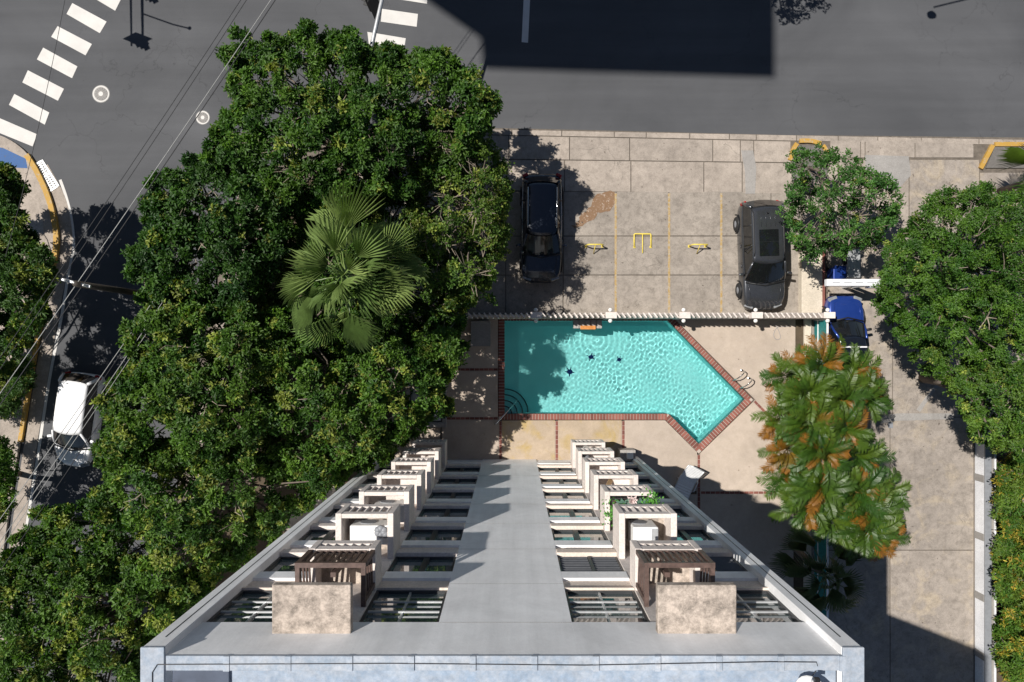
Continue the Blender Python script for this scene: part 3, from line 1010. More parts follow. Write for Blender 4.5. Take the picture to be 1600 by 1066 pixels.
cab = MB().tube([(XL + 0.2, -7.5, ZT + 0.065), (XL + 0.2, -5.35, ZT + 0.065), (XL + 0.28, -5.22, ZT + 0.07), (-2, -5.20, ZT + 0.072), (1.2, -5.23, ZT + 0.072), (4.3, -5.17, ZT + 0.078), (5.05, -5.18, ZT + 0.07), (5.10, -5.3, ZT + 0.03), (4.98, -5.5, ZT - 0.02)], 0.008, 5)
tag(cab.build('roof_cable', 'cable'), 'thin dark cable lying along the silver roof parapet', 'cable')

# satellite dish behind the parapet
dx, dy = 4.85, -5.62
dish = thing('satellite_dish', (dx, dy, ZT - 0.12), 'small grey satellite dish on the silver roof', 'satellite dish')
mb = MB(); prof = []
nn = 20
Rm = Matrix.Rotation(R(-48), 3, 'X')
vs = []; fs = []
for i in range(5):
    r = 0.30 * (i + 0.001) / 4
    for k in range(nn):
        a = 2 * math.pi * k / nn
        vs.append(Rm @ Vector((r * math.cos(a) * 0.92, r * math.sin(a), 0.9 * r * r)) + Vector((dx, dy, ZT + 0.32)))
for i in range(4):
    for k in range(nn):
        fs.append((i * nn + k, i * nn + (k + 1) % nn, (i + 1) * nn + (k + 1) % nn, (i + 1) * nn + k))
o = MB().add(vs, fs).build('reflector', 'white_plastic', dish, True)
so = o.modifiers.new('solid', 'SOLIDIFY'); so.thickness = 0.012
MB().tube([(dx, dy, ZT - 0.12), (dx, dy, ZT + 0.3)], 0.03, 8).build('mast', 'galv', dish)
MB().tube([(dx, dy - 0.05, ZT + 0.15), (dx, dy + 0.28, ZT + 0.36), (dx, dy + 0.34, ZT + 0.52)], 0.015, 6).build('arm', 'galv', dish)
MB().box(dx - 0.04, dx + 0.04, dy + 0.30, dy + 0.40, ZT + 0.50, ZT + 0.57).build('receiver', 'black_metal', dish)


# air conditioners and things kept in the niches
def aircon(x, y, z, label, w=0.72, d=0.36, h=0.56, rz=0.0):
    t = thing('air_conditioner', (x, y, z), label, 'air conditioner', 'air conditioners in the niches')
    MB().box(x - w / 2, x + w / 2, y - d / 2, y + d / 2, z + 0.06, z + h).build('casing', 'white_plastic', t, bevel=0.03)
    MB().lathe([(0.21, 0), (0.21, 0.015), (0.05, 0.02)], (x - 0.1, y + d / 2 + 0.001, z + 0.3), 16, 'Y').build('fan_grille', 'grey_plastic', t)
    MB().box(x + w / 2 - 0.17, x + w / 2 - 0.02, y - d / 2 + 0.03, y + d / 2 - 0.03, z + h, z + h + 0.006).build('top_vent', 'alu', t)
    for s in (-1, 1):
        MB().box(x + s * 0.25 - 0.03, x + s * 0.25 + 0.03, y - d / 2, y + d / 2, z, z + 0.06).build('foot', 'black_metal', t)
    return t


aircon(3.28, -4.62, ZK[5] + 0.12, 'clean white air conditioner in the right niche below the brown grille', 0.62, 0.55, 0.80)
aircon(-3.52, -4.58, ZK[5] + 0.12, 'white air conditioner with a dark rag on it in the left niche', 0.98, 0.48, 0.66)
aircon(-3.5, -4.65, ZK[4] + 0.12, 'white air conditioner in the left niche one floor below the ragged one', 0.9, 0.5, 0.72)
rg = MB()
for i in range(7):
    a = i * 0.9
    rg.lathe([(0.02, 0), (0.10, 0.03), (0.08, 0.07), (0.01, 0.09)], (-3.22 + 0.09 * math.cos(a), -4.55 + 0.1 * math.sin(a) + i * 0.02, ZK[5] + 0.775), 8)
tag(rg.build('rag', 'grey_plastic', None, True), 'crumpled blue-grey rag lying on a white air conditioner', 'rag')
x, y = 3.2, -4.18
tag(MB().lathe([(0.10, 0), (0.15, 0.12), (0.155, 0.34), (0.135, 0.36), (0.12, 0.30), (0.02, 0.29)], (x, y - 0.1, ZK[0] + 0.76), 18).build('clay_pot', 'stone_grey', None, True), 'round stone pot standing on the lowest niche rail', 'pot')
tag(MB().lathe([(0.05, 0), (0.2, 0.05), (0.22, 0.3), (0.12, 0.62), (0.02, 0.66)], (2.98, -4.4, ZK[1] + 0.12), 10).build('sack', 'grey_plastic', None, True), 'dark grey sack in the second niche from the ground', 'sack')
tag(MB().obox((3.1, -4.45, ZK[3] + 0.62), (0.35, 0.3, -0.88), (0.65, -0.76, 0), (0.67, 0.57, 0.47), 0.55, 0.08, 0.012).build('wooden_board', 'sand'), 'tan wooden board leaning in a niche below the potted plants', 'board')
# potted plants in the fifth niche
pt0 = ZK[4] + 0.50
pw = thing('planter_trough', (3.33, -4.45, pt0), 'dark trough of soil in the niche with succulents', 'planter')
MB().box(2.80, 3.86, -4.72, -4.16, pt0, pt0 + 0.62).build('trough', 'black_metal', pw, bevel=0.02)
MB().box(2.83, 3.83, -4.69, -4.19, pt0 + 0.62, pt0 + 0.64).build('soil', 'soil', pw)


def succulent(x, y, z, r, m, label, cat='plant', n=22):
    mb = MB()
    for i in range(n):
        a = i * 2.4; e = 0.15 + 1.2 * i / n
        d = Vector((math.cos(a) * math.cos(e), math.sin(a) * math.cos(e), math.sin(e)))
        s = d.cross(Vector((0, 0, 1))).normalized()
        p = Vector((x, y, z))
        L_ = r * (1.1 - 0.4 * i / n)
        w = r * 0.2
        mb.add([p, p + d * L_ * 0.55 + s * w, p + d * L_, p + d * L_ * 0.55 - s * w], [(0, 1, 2), (0, 2, 3)])
    tag(mb.build('potted_plant', m), label, cat, 'plants in the niche trough')


succulent(3.10, -4.36, pt0 + 0.63, 0.30, 'succulent', 'blue-green succulent rosette left of the purple plant in the trough')
succulent(3.62, -4.36, pt0 + 0.63, 0.32, 'succulent', 'blue-green succulent rosette right of the purple plant in the trough')
succulent(3.36, -4.22, pt0 + 0.63, 0.2, 'shell', 'pale pink flowering plant at the front of the trough')
succulent(3.72, -4.6, pt0 + 0.63, 0.2, 'wallwhite', 'white flowering plant at the right of the trough')
succulent(3.40, -4.58, pt0 + 0.66, 0.24, 'purple', 'purple-leaved plant in the middle of the trough')
M['vine'] = plain('vine_leaf', (0.07, 0.22, 0.03), 0.5, var=0.4, scale=10)
for (bx, by, lab) in ((2.80, -4.5, 'bright green trailing vine at the left end of the trough'), (3.88, -4.2, 'bright green trailing vine at the right end of the trough')):
    mb = MB()
    for i in range(150):
        c = Vector((bx + random.gauss(0, 0.12), by + random.gauss(0, 0.16), pt0 + 0.75 + random.gauss(0, 0.16)))
        d = Vector((random.uniform(-1, 1), random.uniform(-1, 1), random.uniform(-0.2, 0.8))).normalized()
        s = d.orthogonal().normalized()
        mb.add([c, c + d * 0.04 + s * 0.028, c + d * 0.09, c + d * 0.04 - s * 0.028], [(0, 1, 2), (0, 2, 3)])
    tag(mb.build('potted_plant', M['vine']), lab, 'plant', 'plants in the niche trough')
for x, y, r, m, lab in ((2.93, -4.38, 0.13, 'stone_grey', 'round grey stone ball in the plant trough'), (3.25, -4.6, 0.12, 'shell', 'large pink seashell in the plant trough')):
    tag(MB().lathe([(0.02, 0), (r * .8, r * .4), (r, r), (r * .7, r * 1.6), (0.02, r * 1.9)], (x, y, pt0 + 0.62), 14).build('ornament', m, None, True), lab, 'ornament')
# boxes at the building foot
fx, fy = W(983, 712, 0.9)
pb_ = thing('utility_box', (fx, fy, ZD), 'olive box with a white lid at the right foot of the building', 'utility box')
MB().box(fx - 0.42, fx + 0.30, fy - 0.25, fy + 0.25, ZD, 0.9).build('body', 'stone_grey', pb_, bevel=0.02)
MB().box(fx - 0.12, fx + 0.18, fy - 0.14, fy + 0.14, 0.9, 1.02).build('lid', 'white_plastic', pb_, bevel=0.03)

# ------------------------------------------------------------------ fence, walls, gate
fe = thing('slatted_fence', (*W(990, 493, 0.1), 0.1), 'white slatted fence between the car park and the pool', 'fence')
yfence = W(0, 493, 1.6)[1]
xa, xb = W(665, 493, 1.6)[0], W(1300, 493, 1.6)[0]
MB().box(xa, xb, yfence - 0.10, yfence + 0.10, 0.0, 0.55).build('base_wall', 'wallcream', fe, bevel=0.01)
MB().box(xa, xb, yfence - 0.03, yfence + 0.03, 0.551, 0.62).build('bottom_rail', 'offwhite', fe)
MB().box(xa, xb, yfence - 0.018, yfence + 0.018, 1.10, 1.15).build('middle_rail', 'offwhite', fe)
posts = [W(p, 493, 1.75)[0] for p in (690, 838, 955, 1070, 1183, 1296)]
for xp in posts:
    p = MB().box(xp - 0.16, xp + 0.16, yfence - 0.12, yfence + 0.12, 0, 1.72).build('pillar', 'offwhite', fe, bevel=0.01)
    MB().box(xp - 0.25, xp + 0.25, yfence - 0.14, yfence + 0.14, 1.721, 1.80).build('cap', 'offwhite', p, bevel=0.015)
    for s in (-1, 1):
        MB().lathe([(0.02, -0.09), (0.08, -0.05), (0.095, 0.0), (0.08, 0.05), (0.02, 0.09)], (xp - 0.02, yfence + s * 0.24, 1.62), 12).build('lamp_globe', 'lamp_white', p, True)
me_sl = MB().obox((0, 0, 0), (0.62, -0.78, 0), (0.78, 0.62, 0), (0, 0, 1), 0.135, 0.030, 0.57).mesh('slat', 'offwhite')
x = xa + 0.1
while x < xb:
    if all(abs(x - p) > 0.3 for p in posts):
        inst('slat', me_sl, fe, (x, yfence, 1.20))
    x += 0.235

# low wide wall beside the parked suv
wl = thing('low_wall', (*W(1271, 440), 0), 'low wide cream wall between the grey SUV and the driveway', 'wall')
MB().prism(WP([(1253, 389), (1288, 389), (1288, 489), (1253, 489)], 0.5), 0.05, 0.48).build('body', 'wallcream', wl, bevel=0.02)
MB().prism(WP([(1285.5, 389), (1289.5, 389), (1289.5, 489), (1285.5, 489)], 0.52), 0.05, 0.50).build('shade_band', 'brick', wl)  # dark strip standing in for the narrow shadow along the wall's right edge

# gate header over the driveway
ZG = 2.35
gt = thing('gate_beam', (*W(1300, 441, 0.2), 0.1), 'white gate beam spanning the driveway above the blue car', 'gate')
(xg0, yg0), (xg1, yg1) = W(1292, 447, ZG), W(1376, 436, ZG)
MB().box(xg0, xg1, yg0, yg1, ZG - 0.25, ZG).build('beam', 'wallwhite', gt, bevel=0.02)
for i in range(5):
    xx = xg0 + 0.25 + i * 0.5
    MB().box(xx, xx + 0.32, (yg0 + yg1) / 2 - 0.01, (yg0 + yg1) / 2 + 0.012, ZG, ZG + 0.012).build('groove', 'grey_plastic', gt)
for xx in (xg1 - 0.55, xg1 - 0.08):
    MB().box(xx - 0.06, xx + 0.06, (yg0 + yg1) / 2 - 0.06, (yg0 + yg1) / 2 + 0.06, 0.05, ZG - 0.25).build('post', 'alu', gt)
sx_, sy_ = W(1362, 451, 2.0)
MB().box(sx_ - 0.2, sx_ + 0.2, sy_ + 0.02, sy_ + 0.10, 1.8, 2.25).build('motor_box', 'alu', gt, bevel=0.02)

# teal screened fence beside the palms
tf = thing('green_screen_fence', (*W(1270, 600), 0.1), 'teal mesh fence with white rails beside the palms', 'fence')
xt = W(1270, 0, 0.12)[0] + 0.05
yt0, yt1 = W(0, 501, 0.12)[1], W(0, 1000, 0.12)[1]
for i in range(8):
    a = yt0 + (yt1 - yt0) * i / 8; b = yt0 + (yt1 - yt0) * (i + 1) / 8
    MB().box(xt - 0.012, xt + 0.012, a - 0.03, b + 0.03, 0.18, 1.42).build('panel', 'teal', tf)
    MB().tube([(xt, a, 0.1), (xt, a, 1.5)], 0.035, 8).build('post', 'galv', tf)
for z in (0.55, 1.46):
    MB().box(xt - 0.035, xt + 0.035, yt1, yt0, z, z + 0.06).build('rail', 'white_plastic', tf)

# boundary wall far right: panels, pilasters, dark coping, path behind
bw = thing('boundary_wall', (*W(1530, 880), 0.1), 'long low white boundary wall with grey pilasters beside the driveway', 'wall')
xw = W(1524, 0, 0.12)[0]
ys_ = [W(0, v, 0.12)[1] for v in (672, 745, 835, 928, 1018, 1100)]
for a, b in zip(ys_[:-1], ys_[1:]):
    MB().box(xw, xw + 0.2, a - 0.16, b + 0.16, 0.05, 0.72).build('panel', 'wallwhite', bw)
    MB().box(xw - 0.04, xw + 0.22, a - 0.16, a + 0.16, 0.05, 0.74).build('pilaster', 'patch', bw)
MB().box(xw - 0.02, xw + 0.27, ys_[-1], ys_[0], 0.742, 0.82).build('coping', 'grey_plastic', bw, bevel=0.01)
MB().box(xw + 0.28, xw + 0.60, ys_[-1], ys_[0], 0.05, 0.50).build('ledge', 'patch', bw)
MB().box(xw + 0.60, xw + 0.68, ys_[-1], ys_[0], 0.05, 0.54).build('ledge_edge', 'wallwhite', bw)

# boxes at the shady end of the deck
for (q, h, nm, lab, m, bv) in (
        ([(737, 503), (765, 503), (765, 540), (737, 540)], 0.75, 'pump_box', 'flat grey concrete box in the shade beside the pool', 'patch', 0.02),):
    c = W(751, 521, 0.4)
    t = thing(nm, (c[0], c[1], ZD), lab, 'box')
    MB().prism(WP(q, h), ZD, h - 0.06).build('body', m, t)
    P_ = WP(q, h)
    MB().prism([(P_[0][0] - 0.04, P_[0][1] + 0.04), (P_[1][0] + 0.04, P_[1][1] + 0.04), (P_[2][0] + 0.04, P_[2][1] - 0.04), (P_[3][0] - 0.04, P_[3][1] - 0.04)], h - 0.06, h).build('lid', m, t, bevel=0.015)
c = W(666, 632, 0.5)
t = thing('spa_tub', (c[0], c[1], ZD), 'square tub under a grey cover beside the left trees', 'spa tub')
for q in ([(634, 596), (697, 596), (697, 602), (634, 602)], [(634, 660), (697, 660), (697, 668), (634, 668)], [(634, 602.3), (640, 602.3), (640, 659.7), (634, 659.7)], [(691, 602.3), (697, 602.3), (697, 659.7), (691, 659.7)]):
    MB().prism(WP(q, 0.55), ZD, 0.55).build('rim', 'stone_grey', t, bevel=0.01)
MB().prism(WP([(642, 604), (689, 604), (689, 658), (642, 658)], 0.5), ZD, 0.50).build('cover', 'galv', t, bevel=0.03)

# garden hose on the deck
hs = [(1205, 510), (1214, 504), (1226, 503), (1232, 510), (1216, 511), (1210, 518), (1209, 526), (1214, 531), (1219, 528), (1217, 518), (1212, 508)]
tag(MB().tube([(*W(p.x, p.y, ZD), ZD + 0.015) for p in smooth_line(hs, 6)], 0.010, 6).build('garden_hose', 'grey_plastic', None, True), 'thin looped hose lying on the deck near the fence', 'hose')


# lounge chair
def lounger():
    hx, hy = W(1070, 758, 0.4)
    t = thing('lounge_chair', (hx, hy, ZD), 'white sling lounge chair with raised back at the shadow edge', 'lounge chair')
    ax = (Vector(W(1092, 727, 0.8)) - Vector(W(1055, 800, 0.4))).normalized()
    sd = Vector((ax.y, -ax.x))
    o = Vector((hx, hy))

    def P(u, v, z):
        q = o + ax * u + sd * v
        return Vector((q.x, q.y, z))
    wv = 0.36
    seat = MB()
    prof = [(-1.1, 0.42), (-0.6, 0.46), (0.0, 0.43), (0.25, 0.46), (0.6, 0.72), (0.95, 1.0)]
    for (u0, z0), (u1, z1) in zip(prof[:-1], prof[1:]):
        k = 5
        for i in range(k):
            a, b = (i + 0.06) / k, (i + 0.94) / k
            ua, za, ub, zb = u0 + (u1 - u0) * a, z0 + (z1 - z0) * a, u0 + (u1 - u0) * b, z0 + (z1 - z0) * b
            strap = MB().add([P(ua, -wv, za), P(ua, wv, za), P(ub, wv, zb), P(ub, -wv, zb), P(ua, -wv, za - .012), P(ua, wv, za - .012), P(ub, wv, zb - .012), P(ub, -wv, zb - .012)],
                             [(0, 1, 2, 3), (7, 6, 5, 4), (0, 4, 5, 1), (1, 5, 6, 2), (2, 6, 7, 3), (3, 7, 4, 0)])
            strap.build('strap', 'sling', t)
    for s in (-1, 1):
        MB().tube([P(u, s * (wv + 0.02), z - 0.01) for u, z in prof], 0.025, 8).build('side_rail', 'alu', t, True)
        for u in (-0.85, 0.15):
            MB().tube([P(u, s * (wv + 0.02), 0.42), P(u + 0.05, s * (wv + 0.05), ZD)], 0.022, 8).build('leg', 'alu', t, True)
        MB().tube([P(0.45, s * (wv + .03), 0.62), P(0.35, s * (wv + 0.07), 0.66), P(-0.1, s * (wv + .07), 0.64), P(-0.16, s * (wv + .05), 0.43)], 0.02, 8).build('armrest', 'alu', t, True)
    MB().tube([P(0.95, -wv - .02, 0.99), P(0.97, 0, 1.0), P(0.95, wv + .02, 0.99)], 0.025, 8).build('top_rail', 'alu', t, True)


lounger()


# yellow folding parking barriers
def barrier(px, py, up, label, rz=0.0):
    x, y = W(px, py, 0.3 if up else 0.15)
    t = thing('parking_barrier', (x, y, ZS), label, 'parking barrier', 'yellow parking barriers')
    if up:
        pts = [(-0.38, 0, 0.02), (-0.36, 0, 0.45), (-0.30, 0, 0.55), (0.30, 0, 0.55), (0.36, 0, 0.45), (0.38, 0, 0.02)]
        pts = [(x + a, y + b, ZS + c) for a, b, c in pts]
        MB().tube(pts, 0.032, 8).build('hoop', 'yellow_metal', t, True)
        MB().tube([(x, y, ZS + 0.55), (x - 0.03, y - 0.35, ZS + 0.03)], 0.022, 8).build('stay', 'yellow_metal', t, True)
    else:
        z = ZS + 0.035
        MB().tube([(x - 0.39, y - 0.34, z), (x - 0.39, y + 0.25, z), (x - 0.36, y + 0.28, z), (x + 0.36, y + 0.28, z), (x + 0.39, y + 0.25, z), (x + 0.39, y - 0.34, z)], 0.034, 8).build('hoop', 'yellow_metal', t, True)
        MB().tube([(x, y + 0.28, z), (x, y - 0.62, z)], 0.026, 8).build('stay', 'yellow_metal', t, True)
    for s in (-1, 1):
        MB().box(x + s * 0.38 - 0.05, x + s * 0.38 + 0.05, y - (0.06 if up else 0.38), y + (0.06 if up else -0.28), ZS, ZS + 0.02).build('foot', 'yellow_metal', t)


barrier(929, 384, True, 'upright yellow parking barrier beside the dark car, half in tree shade')
barrier(1004, 375, False, 'yellow parking barrier folded flat in the middle bay')
barrier(1091, 384, True, 'upright yellow parking barrier in the sunny bay left of the grey SUV')


# ------------------------------------------------------------------ vehicles
def car(name, label, cx, cy, rz, paint, L=4.7, Wd=1.85, Ht=1.65, hood=1.25, rear=0.25, belt=1.0, hoodz=0.98, sunroof=False, rails=False, extra=None, roofmat=None, nose=1.0, rail_c='black_metal', z0=ZS, crown=0.05):
    """front of the car points to local -Y"""
    t = thing(name, (cx, cy, z0), label, 'car', None, rz)
    hw = Wd / 2

    def loc(mb, nm, m, smooth=True, parent=None, sub=0, bevel=0.0):
        o = bpy.data.objects.new(nm, mb.mesh(nm, m, (0, 0, 0), smooth))
        COL.objects.link(o); o.parent = parent or t
        if sub:
            s_ = o.modifiers.new('sub', 'SUBSURF'); s_.levels = sub; s_.render_levels = sub
        if bevel:
            b_ = o.modifiers.new('bevel', 'BEVEL'); b_.width = bevel; b_.segments = 2
        return o
    # lower body, lofted along the length
    yf, yr = -L / 2, L / 2
    yw = yf + hood                      # windscreen base
    st = [(yf + 0.00, 0.62 * nose ** 2, 0.62, 0.34), (yf + 0.10, 0.80 * nose ** 1.6, 0.74, 0.26), (yf + 0.30, 0.92 * nose, hoodz - 0.12, 0.22), (yf + 0.62, 0.985 * nose ** 0.4, hoodz - 0.04, 0.22), (yf + hood * 0.8, 1.0, hoodz, 0.22),
          (yw + 0.1, 1.0, belt - 0.01, 0.22), (0.15, 1.0, belt, 0.22), (yr - 1.0, 1.0, belt + 0.01, 0.22), (yr - 0.45, 0.97, belt, 0.24), (yr - 0.15, 0.90, belt - 0.06, 0.28), (yr, 0.74, belt - 0.22, 0.36)]
    vs = []; fs = []
    for (y, w, zt, zb) in st:
        w *= hw
        half = [(w * 0.86, zb), (w * 0.975, zb + 0.10), (w, zb + 0.30), (w * 0.985, zt - 0.14), (w * 0.93, zt - 0.035), (w * 0.80, zt), (w * 0.40, zt + 0.03)]
        ring = [(x, y, z) for x, z in half] + [(0, y, zt + 0.042)] + [(-x, y, z) for x, z in half[::-1]]
        vs += ring
    nr = 15
    for i in range(len(st) - 1):
        for k in range(nr - 1):
            a = i * nr + k
            fs.append((a, a + nr, a + nr + 1, a + 1))
        fs.append((i * nr + nr - 1, (i + 1) * nr + nr - 1, (i + 1) * nr, i * nr))
    fs.append(tuple(range(nr))); fs.append(tuple(range(len(st) * nr - 1, (len(st) - 1) * nr - 1, -1)))
    body = loc(MB().add(vs, fs), 'body', paint, True, None, 2)
    # glasshouse: base ring on the beltline, roof ring above
    yrb = yr - rear
    wr = hw * 0.70; wb = hw * 0.895
    yrf, yrr = yw + (Ht - belt) * 1.25, yrb - (Ht - belt) * 0.55
    zr = Ht
    nb_ = 9

    def patch(p00, p10, p11, p01, bow=(0, 0, 0), n1=8, n2=5):
        vs, fs = [], []
        p00, p10, p11, p01, bow = map(Vector, (p00, p10, p11, p01, bow))
        for i in range(n1 + 1):
            u = i / n1
            for j in range(n2 + 1):
                v = j / n2
                p = (p00 * (1 - u) + p10 * u) * (1 - v) + (p01 * (1 - u) + p11 * u) * v
                p = p + bow * (4 * u * (1 - u)) * (1 - 0.25 * v)
                vs.append(p)
        for i in range(n1):
            for j in range(n2):
                a = i * (n2 + 1) + j
                fs.append((a, a + n2 + 1, a + n2 + 2, a + 1))
        return MB().add(vs, fs)
    zb = belt + 0.012
    loc(patch((-wb * 0.97, yw, zb - 0.02), (wb * 0.97, yw, zb - 0.02), (wr, yrf, zr - 0.03), (-wr, yrf, zr - 0.03), (0, -0.16, 0.02)), 'windshield', 'car_glass')
    loc(patch((wb * 0.95, yrb, zb), (-wb * 0.95, yrb, zb), (-wr * 0.97, yrr, zr - 0.03), (wr * 0.97, yrr, zr - 0.03), (0, 0.10, 0.02)), 'rear_window', 'car_glass')
    for s in (-1, 1):
        a, b = (s * wb, yw + 0.06, zb - 0.02), (s * wb, yrb - 0.03, zb - 0.01)
        c, d = (s * wr * 1.02, yrr, zr - 0.04), (s * wr * 1.02, yrf, zr - 0.04)
        loc(patch(a, b, c, d, (s * 0.03, 0, 0)), 'side_window', 'car_glass')
        # pillars
        for f0, f1, r in ((0.0, 0.0, 0.055), (0.36, 0.32, 0.035), (0.70, 0.68, 0.04), (1.0, 1.0, 0.075)):
            pa = Vector(a).lerp(Vector(b), f0); pc = Vector(d).lerp(Vector(c), f1)
            loc(MB().tube([pa, pa.lerp(pc, 0.5) + Vector((s * 0.025, 0, 0)), pc], r, 6), 'pillar', paint if f0 in (0.0, 1.0) else 'black_metal')
        loc(MB().tube([Vector(a) + Vector((s * 0.012, -0.05, 0)), ((a[0] + b[0]) / 2 + s * 0.035, (a[1] + b[1]) / 2, zb), Vector(b)], 0.014, 6), 'window_trim', 'steel' if rail_c == 'steel' else 'black_metal')
    # roof panel: crowned grid
    n1, n2 = 10, 12
    vs, fs = [], []
    for i in range(n1 + 1):
        u = i / n1 * 2 - 1
        for j in range(n2 + 1):
            v = j / n2
            fb = (0.10 * (1 - u * u))
            y = (yrf - fb * 1.1) * (1 - v) + (yrr + fb * 0.6) * v
            zc = zr + crown * (1 - u ** 4) - 0.03 - 0.05 * (2 * v - 1) ** 4
            vs.append((u * (wr + 0.045), y, zc))
    for i in range(n1):
        for j in range(n2):
            a = i * (n2 + 1) + j
            fs.append((a, a + n2 + 1, a + n2 + 2, a + 1))
    rf = loc(MB().add(vs, fs), 'roof', roofmat or paint)
    so = rf.modifiers.new('solid', 'SOLIDIFY'); so.thickness = 0.05; so.offset = -1
    if sunroof:
        y0 = yrf + 0.25
        for (ya, yb) in ((y0, y0 + 0.62), (y0 + 0.64, y0 + 1.16)):
            sr = patch((-wr * 0.62, ya, zr + crown - 0.012), (wr * 0.62, ya, zr + crown - 0.012), (wr * 0.62, yb, zr + crown - 0.006), (-wr * 0.62, yb, zr + crown - 0.006), (0, 0, 0.008))
            loc(sr, 'sunroof', 'car_glass')
        for i in range(4):
            xx = wr * (-0.45 + 0.3 * i)
            loc(MB().tube([(xx, y0 + 1.3, zr + crown - 0.022), (xx, yrr - 0.1, zr + crown - 0.055)], 0.012, 5), 'roof_rib', paint)
        loc(MB().lathe([(0.05, 0), (0.03, 0.05), (0.008, 0.08)], (0, yrr - 0.28, zr + crown - 0.04), 8), 'antenna', 'black_metal')
    if rails:
        for s in (-1, 1):
            loc(MB().tube([(s * wr * 0.96, yrf + 0.25, zr + 0.0), (s * wr * 0.96, yrf + 0.4, zr + 0.05), (s * wr * 0.96, yrr - 0.3, zr + 0.05), (s * wr * 0.96, yrr - 0.15, zr)], 0.022, 6), 'roof_rail', rail_c)
    # bonnet crease lines, grille, lamps, bumpers, mirrors
    for s in (-1, 1):
        loc(MB().tube([(s * hw * 0.62, yf + 0.36, hoodz - 0.075), (s * hw * 0.70, yf + hood * 0.6, hoodz + 0.002), (s * hw * 0.76, yw - 0.03, belt + 0.012)], 0.012, 5), 'bonnet_crease', paint)
        loc(MB().obox((s * hw * 0.66, yf + 0.20, 0.72), (0.93 * s, 0.36, 0), (-0.36 * s, 0.93, 0), (0, 0, 1), 0.20, 0.10, 0.07), 'headlight', 'lamp_lens', False, bevel=0.03)
        loc(MB().obox((s * hw * 0.80, yr - 0.12, 0.88), (0.9 * s, -0.43, 0), (0.43 * s, 0.9, 0), (0, 0, 1), 0.13, 0.07, 0.10), 'taillight', 'tail_red', False, bevel=0.03)
        m_ = loc(MB().obox((s * (hw + 0.10), yw + 0.30, belt + 0.06), (0.97, -0.2 * s, 0), (0.2 * s, 0.97, 0), (0, 0, 1), 0.11, 0.06, 0.07), 'mirror', paint if rail_c != 'black' else 'black_metal', True, bevel=0.03)
        for yy in (yf + 0.95, yr - 0.95):
            w_ = loc(MB().lathe([(0.20, -0.11), (0.31, -0.11), (0.345, -0.07), (0.345, 0.07), (0.31, 0.11), (0.20, 0.11)], (s * (hw - 0.08), yy, 0.345), 22, 'X'), 'wheel', 'rubber')
            loc(MB().lathe([(0.21, -0.105), (0.20, 0.10), (0.06, 0.118)] if s > 0 else [(0.06, -0.118), (0.20, -0.10), (0.21, 0.105)], (s * (hw - 0.075), yy, 0.345), 12, 'X'), 'rim', 'grey_plastic', True, w_)
            loc(MB().tube([(s * (hw + 0.006), yy + 0.43 * math.cos(a_), 0.345 + 0.43 * math.sin(a_)) for a_ in np.linspace(0.0, math.pi, 12)], 0.035, 6), 'wheel_arch', 'black_metal')
        for yy in (yw + 0.85, yw + 1.75):
            loc(MB().tube([(s * (hw * 0.985), yy, belt - 0.10), (s * (hw + 0.004), yy, 0.45)], 0.006, 4), 'door_gap', 'black_metal')
            loc(MB().obox((s * (hw + 0.004), yy - 0.16, belt - 0.18), (0, 1, 0), (1, 0, 0), (0, 0, 1), 0.09, 0.015, 0.015), 'door_handle', paint, True)
    loc(MB().box(-hw * 0.5, hw * 0.5, yf - 0.012, yf + 0.06, 0.45, 0.64), 'grille', 'black_metal', False, bevel=0.02)
    loc(MB().tube([(-hw * 0.9, yw - 0.07, belt + 0.02), (0, yw - 0.24, belt + 0.055), (hw * 0.9, yw - 0.07, belt + 0.02)], 0.03, 6), 'cowl', 'black_metal')
    for xx in (-0.45, 0.15):
        loc(MB().tube([(xx * hw, yw - 0.16, belt + 0.075), (xx * hw + 0.50, yw - 0.06, belt + 0.135)], 0.011, 5), 'wiper', 'black_metal')
    if extra:
        extra(t, loc, dict(yf=yf, yr=yr, yrf=yrf, yrr=yrr, wr=wr, zr=zr, hw=hw, belt=belt, yw=yw, yrb=yrb))
    return t


M['lamp_lens'] = plain('lamp_lens', (0.22, 0.23, 0.24), 0.1, var=0.2)
M['tail_red'] = plain('tail_lamp', (0.30, 0.01, 0.01), 0.25)
M['p_grey'] = car_paint('grey_car_paint', (0.058, 0.061, 0.068), 0.55, 0.25)
M['p_navy'] = car_paint('navy_car_paint', (0.008, 0.012, 0.022), 0.3, 0.25)
M['p_blue'] = car_paint('blue_car_paint', (0.012, 0.042, 0.23), 0.35)
M['p_white'] = car_paint('white_car_paint', (0.80, 0.80, 0.81), 0.0, 0.3)
x, y = W(1190, 399, 0.9)
car('parked_suv', 'dark grey SUV with a black panoramic sunroof parked beside the low cream wall', x, y, R(2.0), 'p_grey', L=4.95, Wd=1.96, Ht=1.70, hood=1.30, rear=0.12, belt=1.08, hoodz=1.06, sunroof=True, rails=True)
x, y = W(846, 356, 0.9)
car('parked_car', 'black-blue car parked in the shade under the trees', x, y, R(-0.5), 'p_navy', L=4.95, Wd=1.90, Ht=1.62, hood=1.32, rear=0.30, belt=1.03, hoodz=1.0, rails=True, rail_c='steel')


def blue_extra(t, loc, q):
    loc(MB().box(-q['wr'] * 0.98, q['wr'] * 0.98, q['yrf'] + 0.36, q['yrf'] + 0.42, q['zr'] + 0.025, q['zr'] + 0.05), 'roof_bar', 'wallwhite', False)


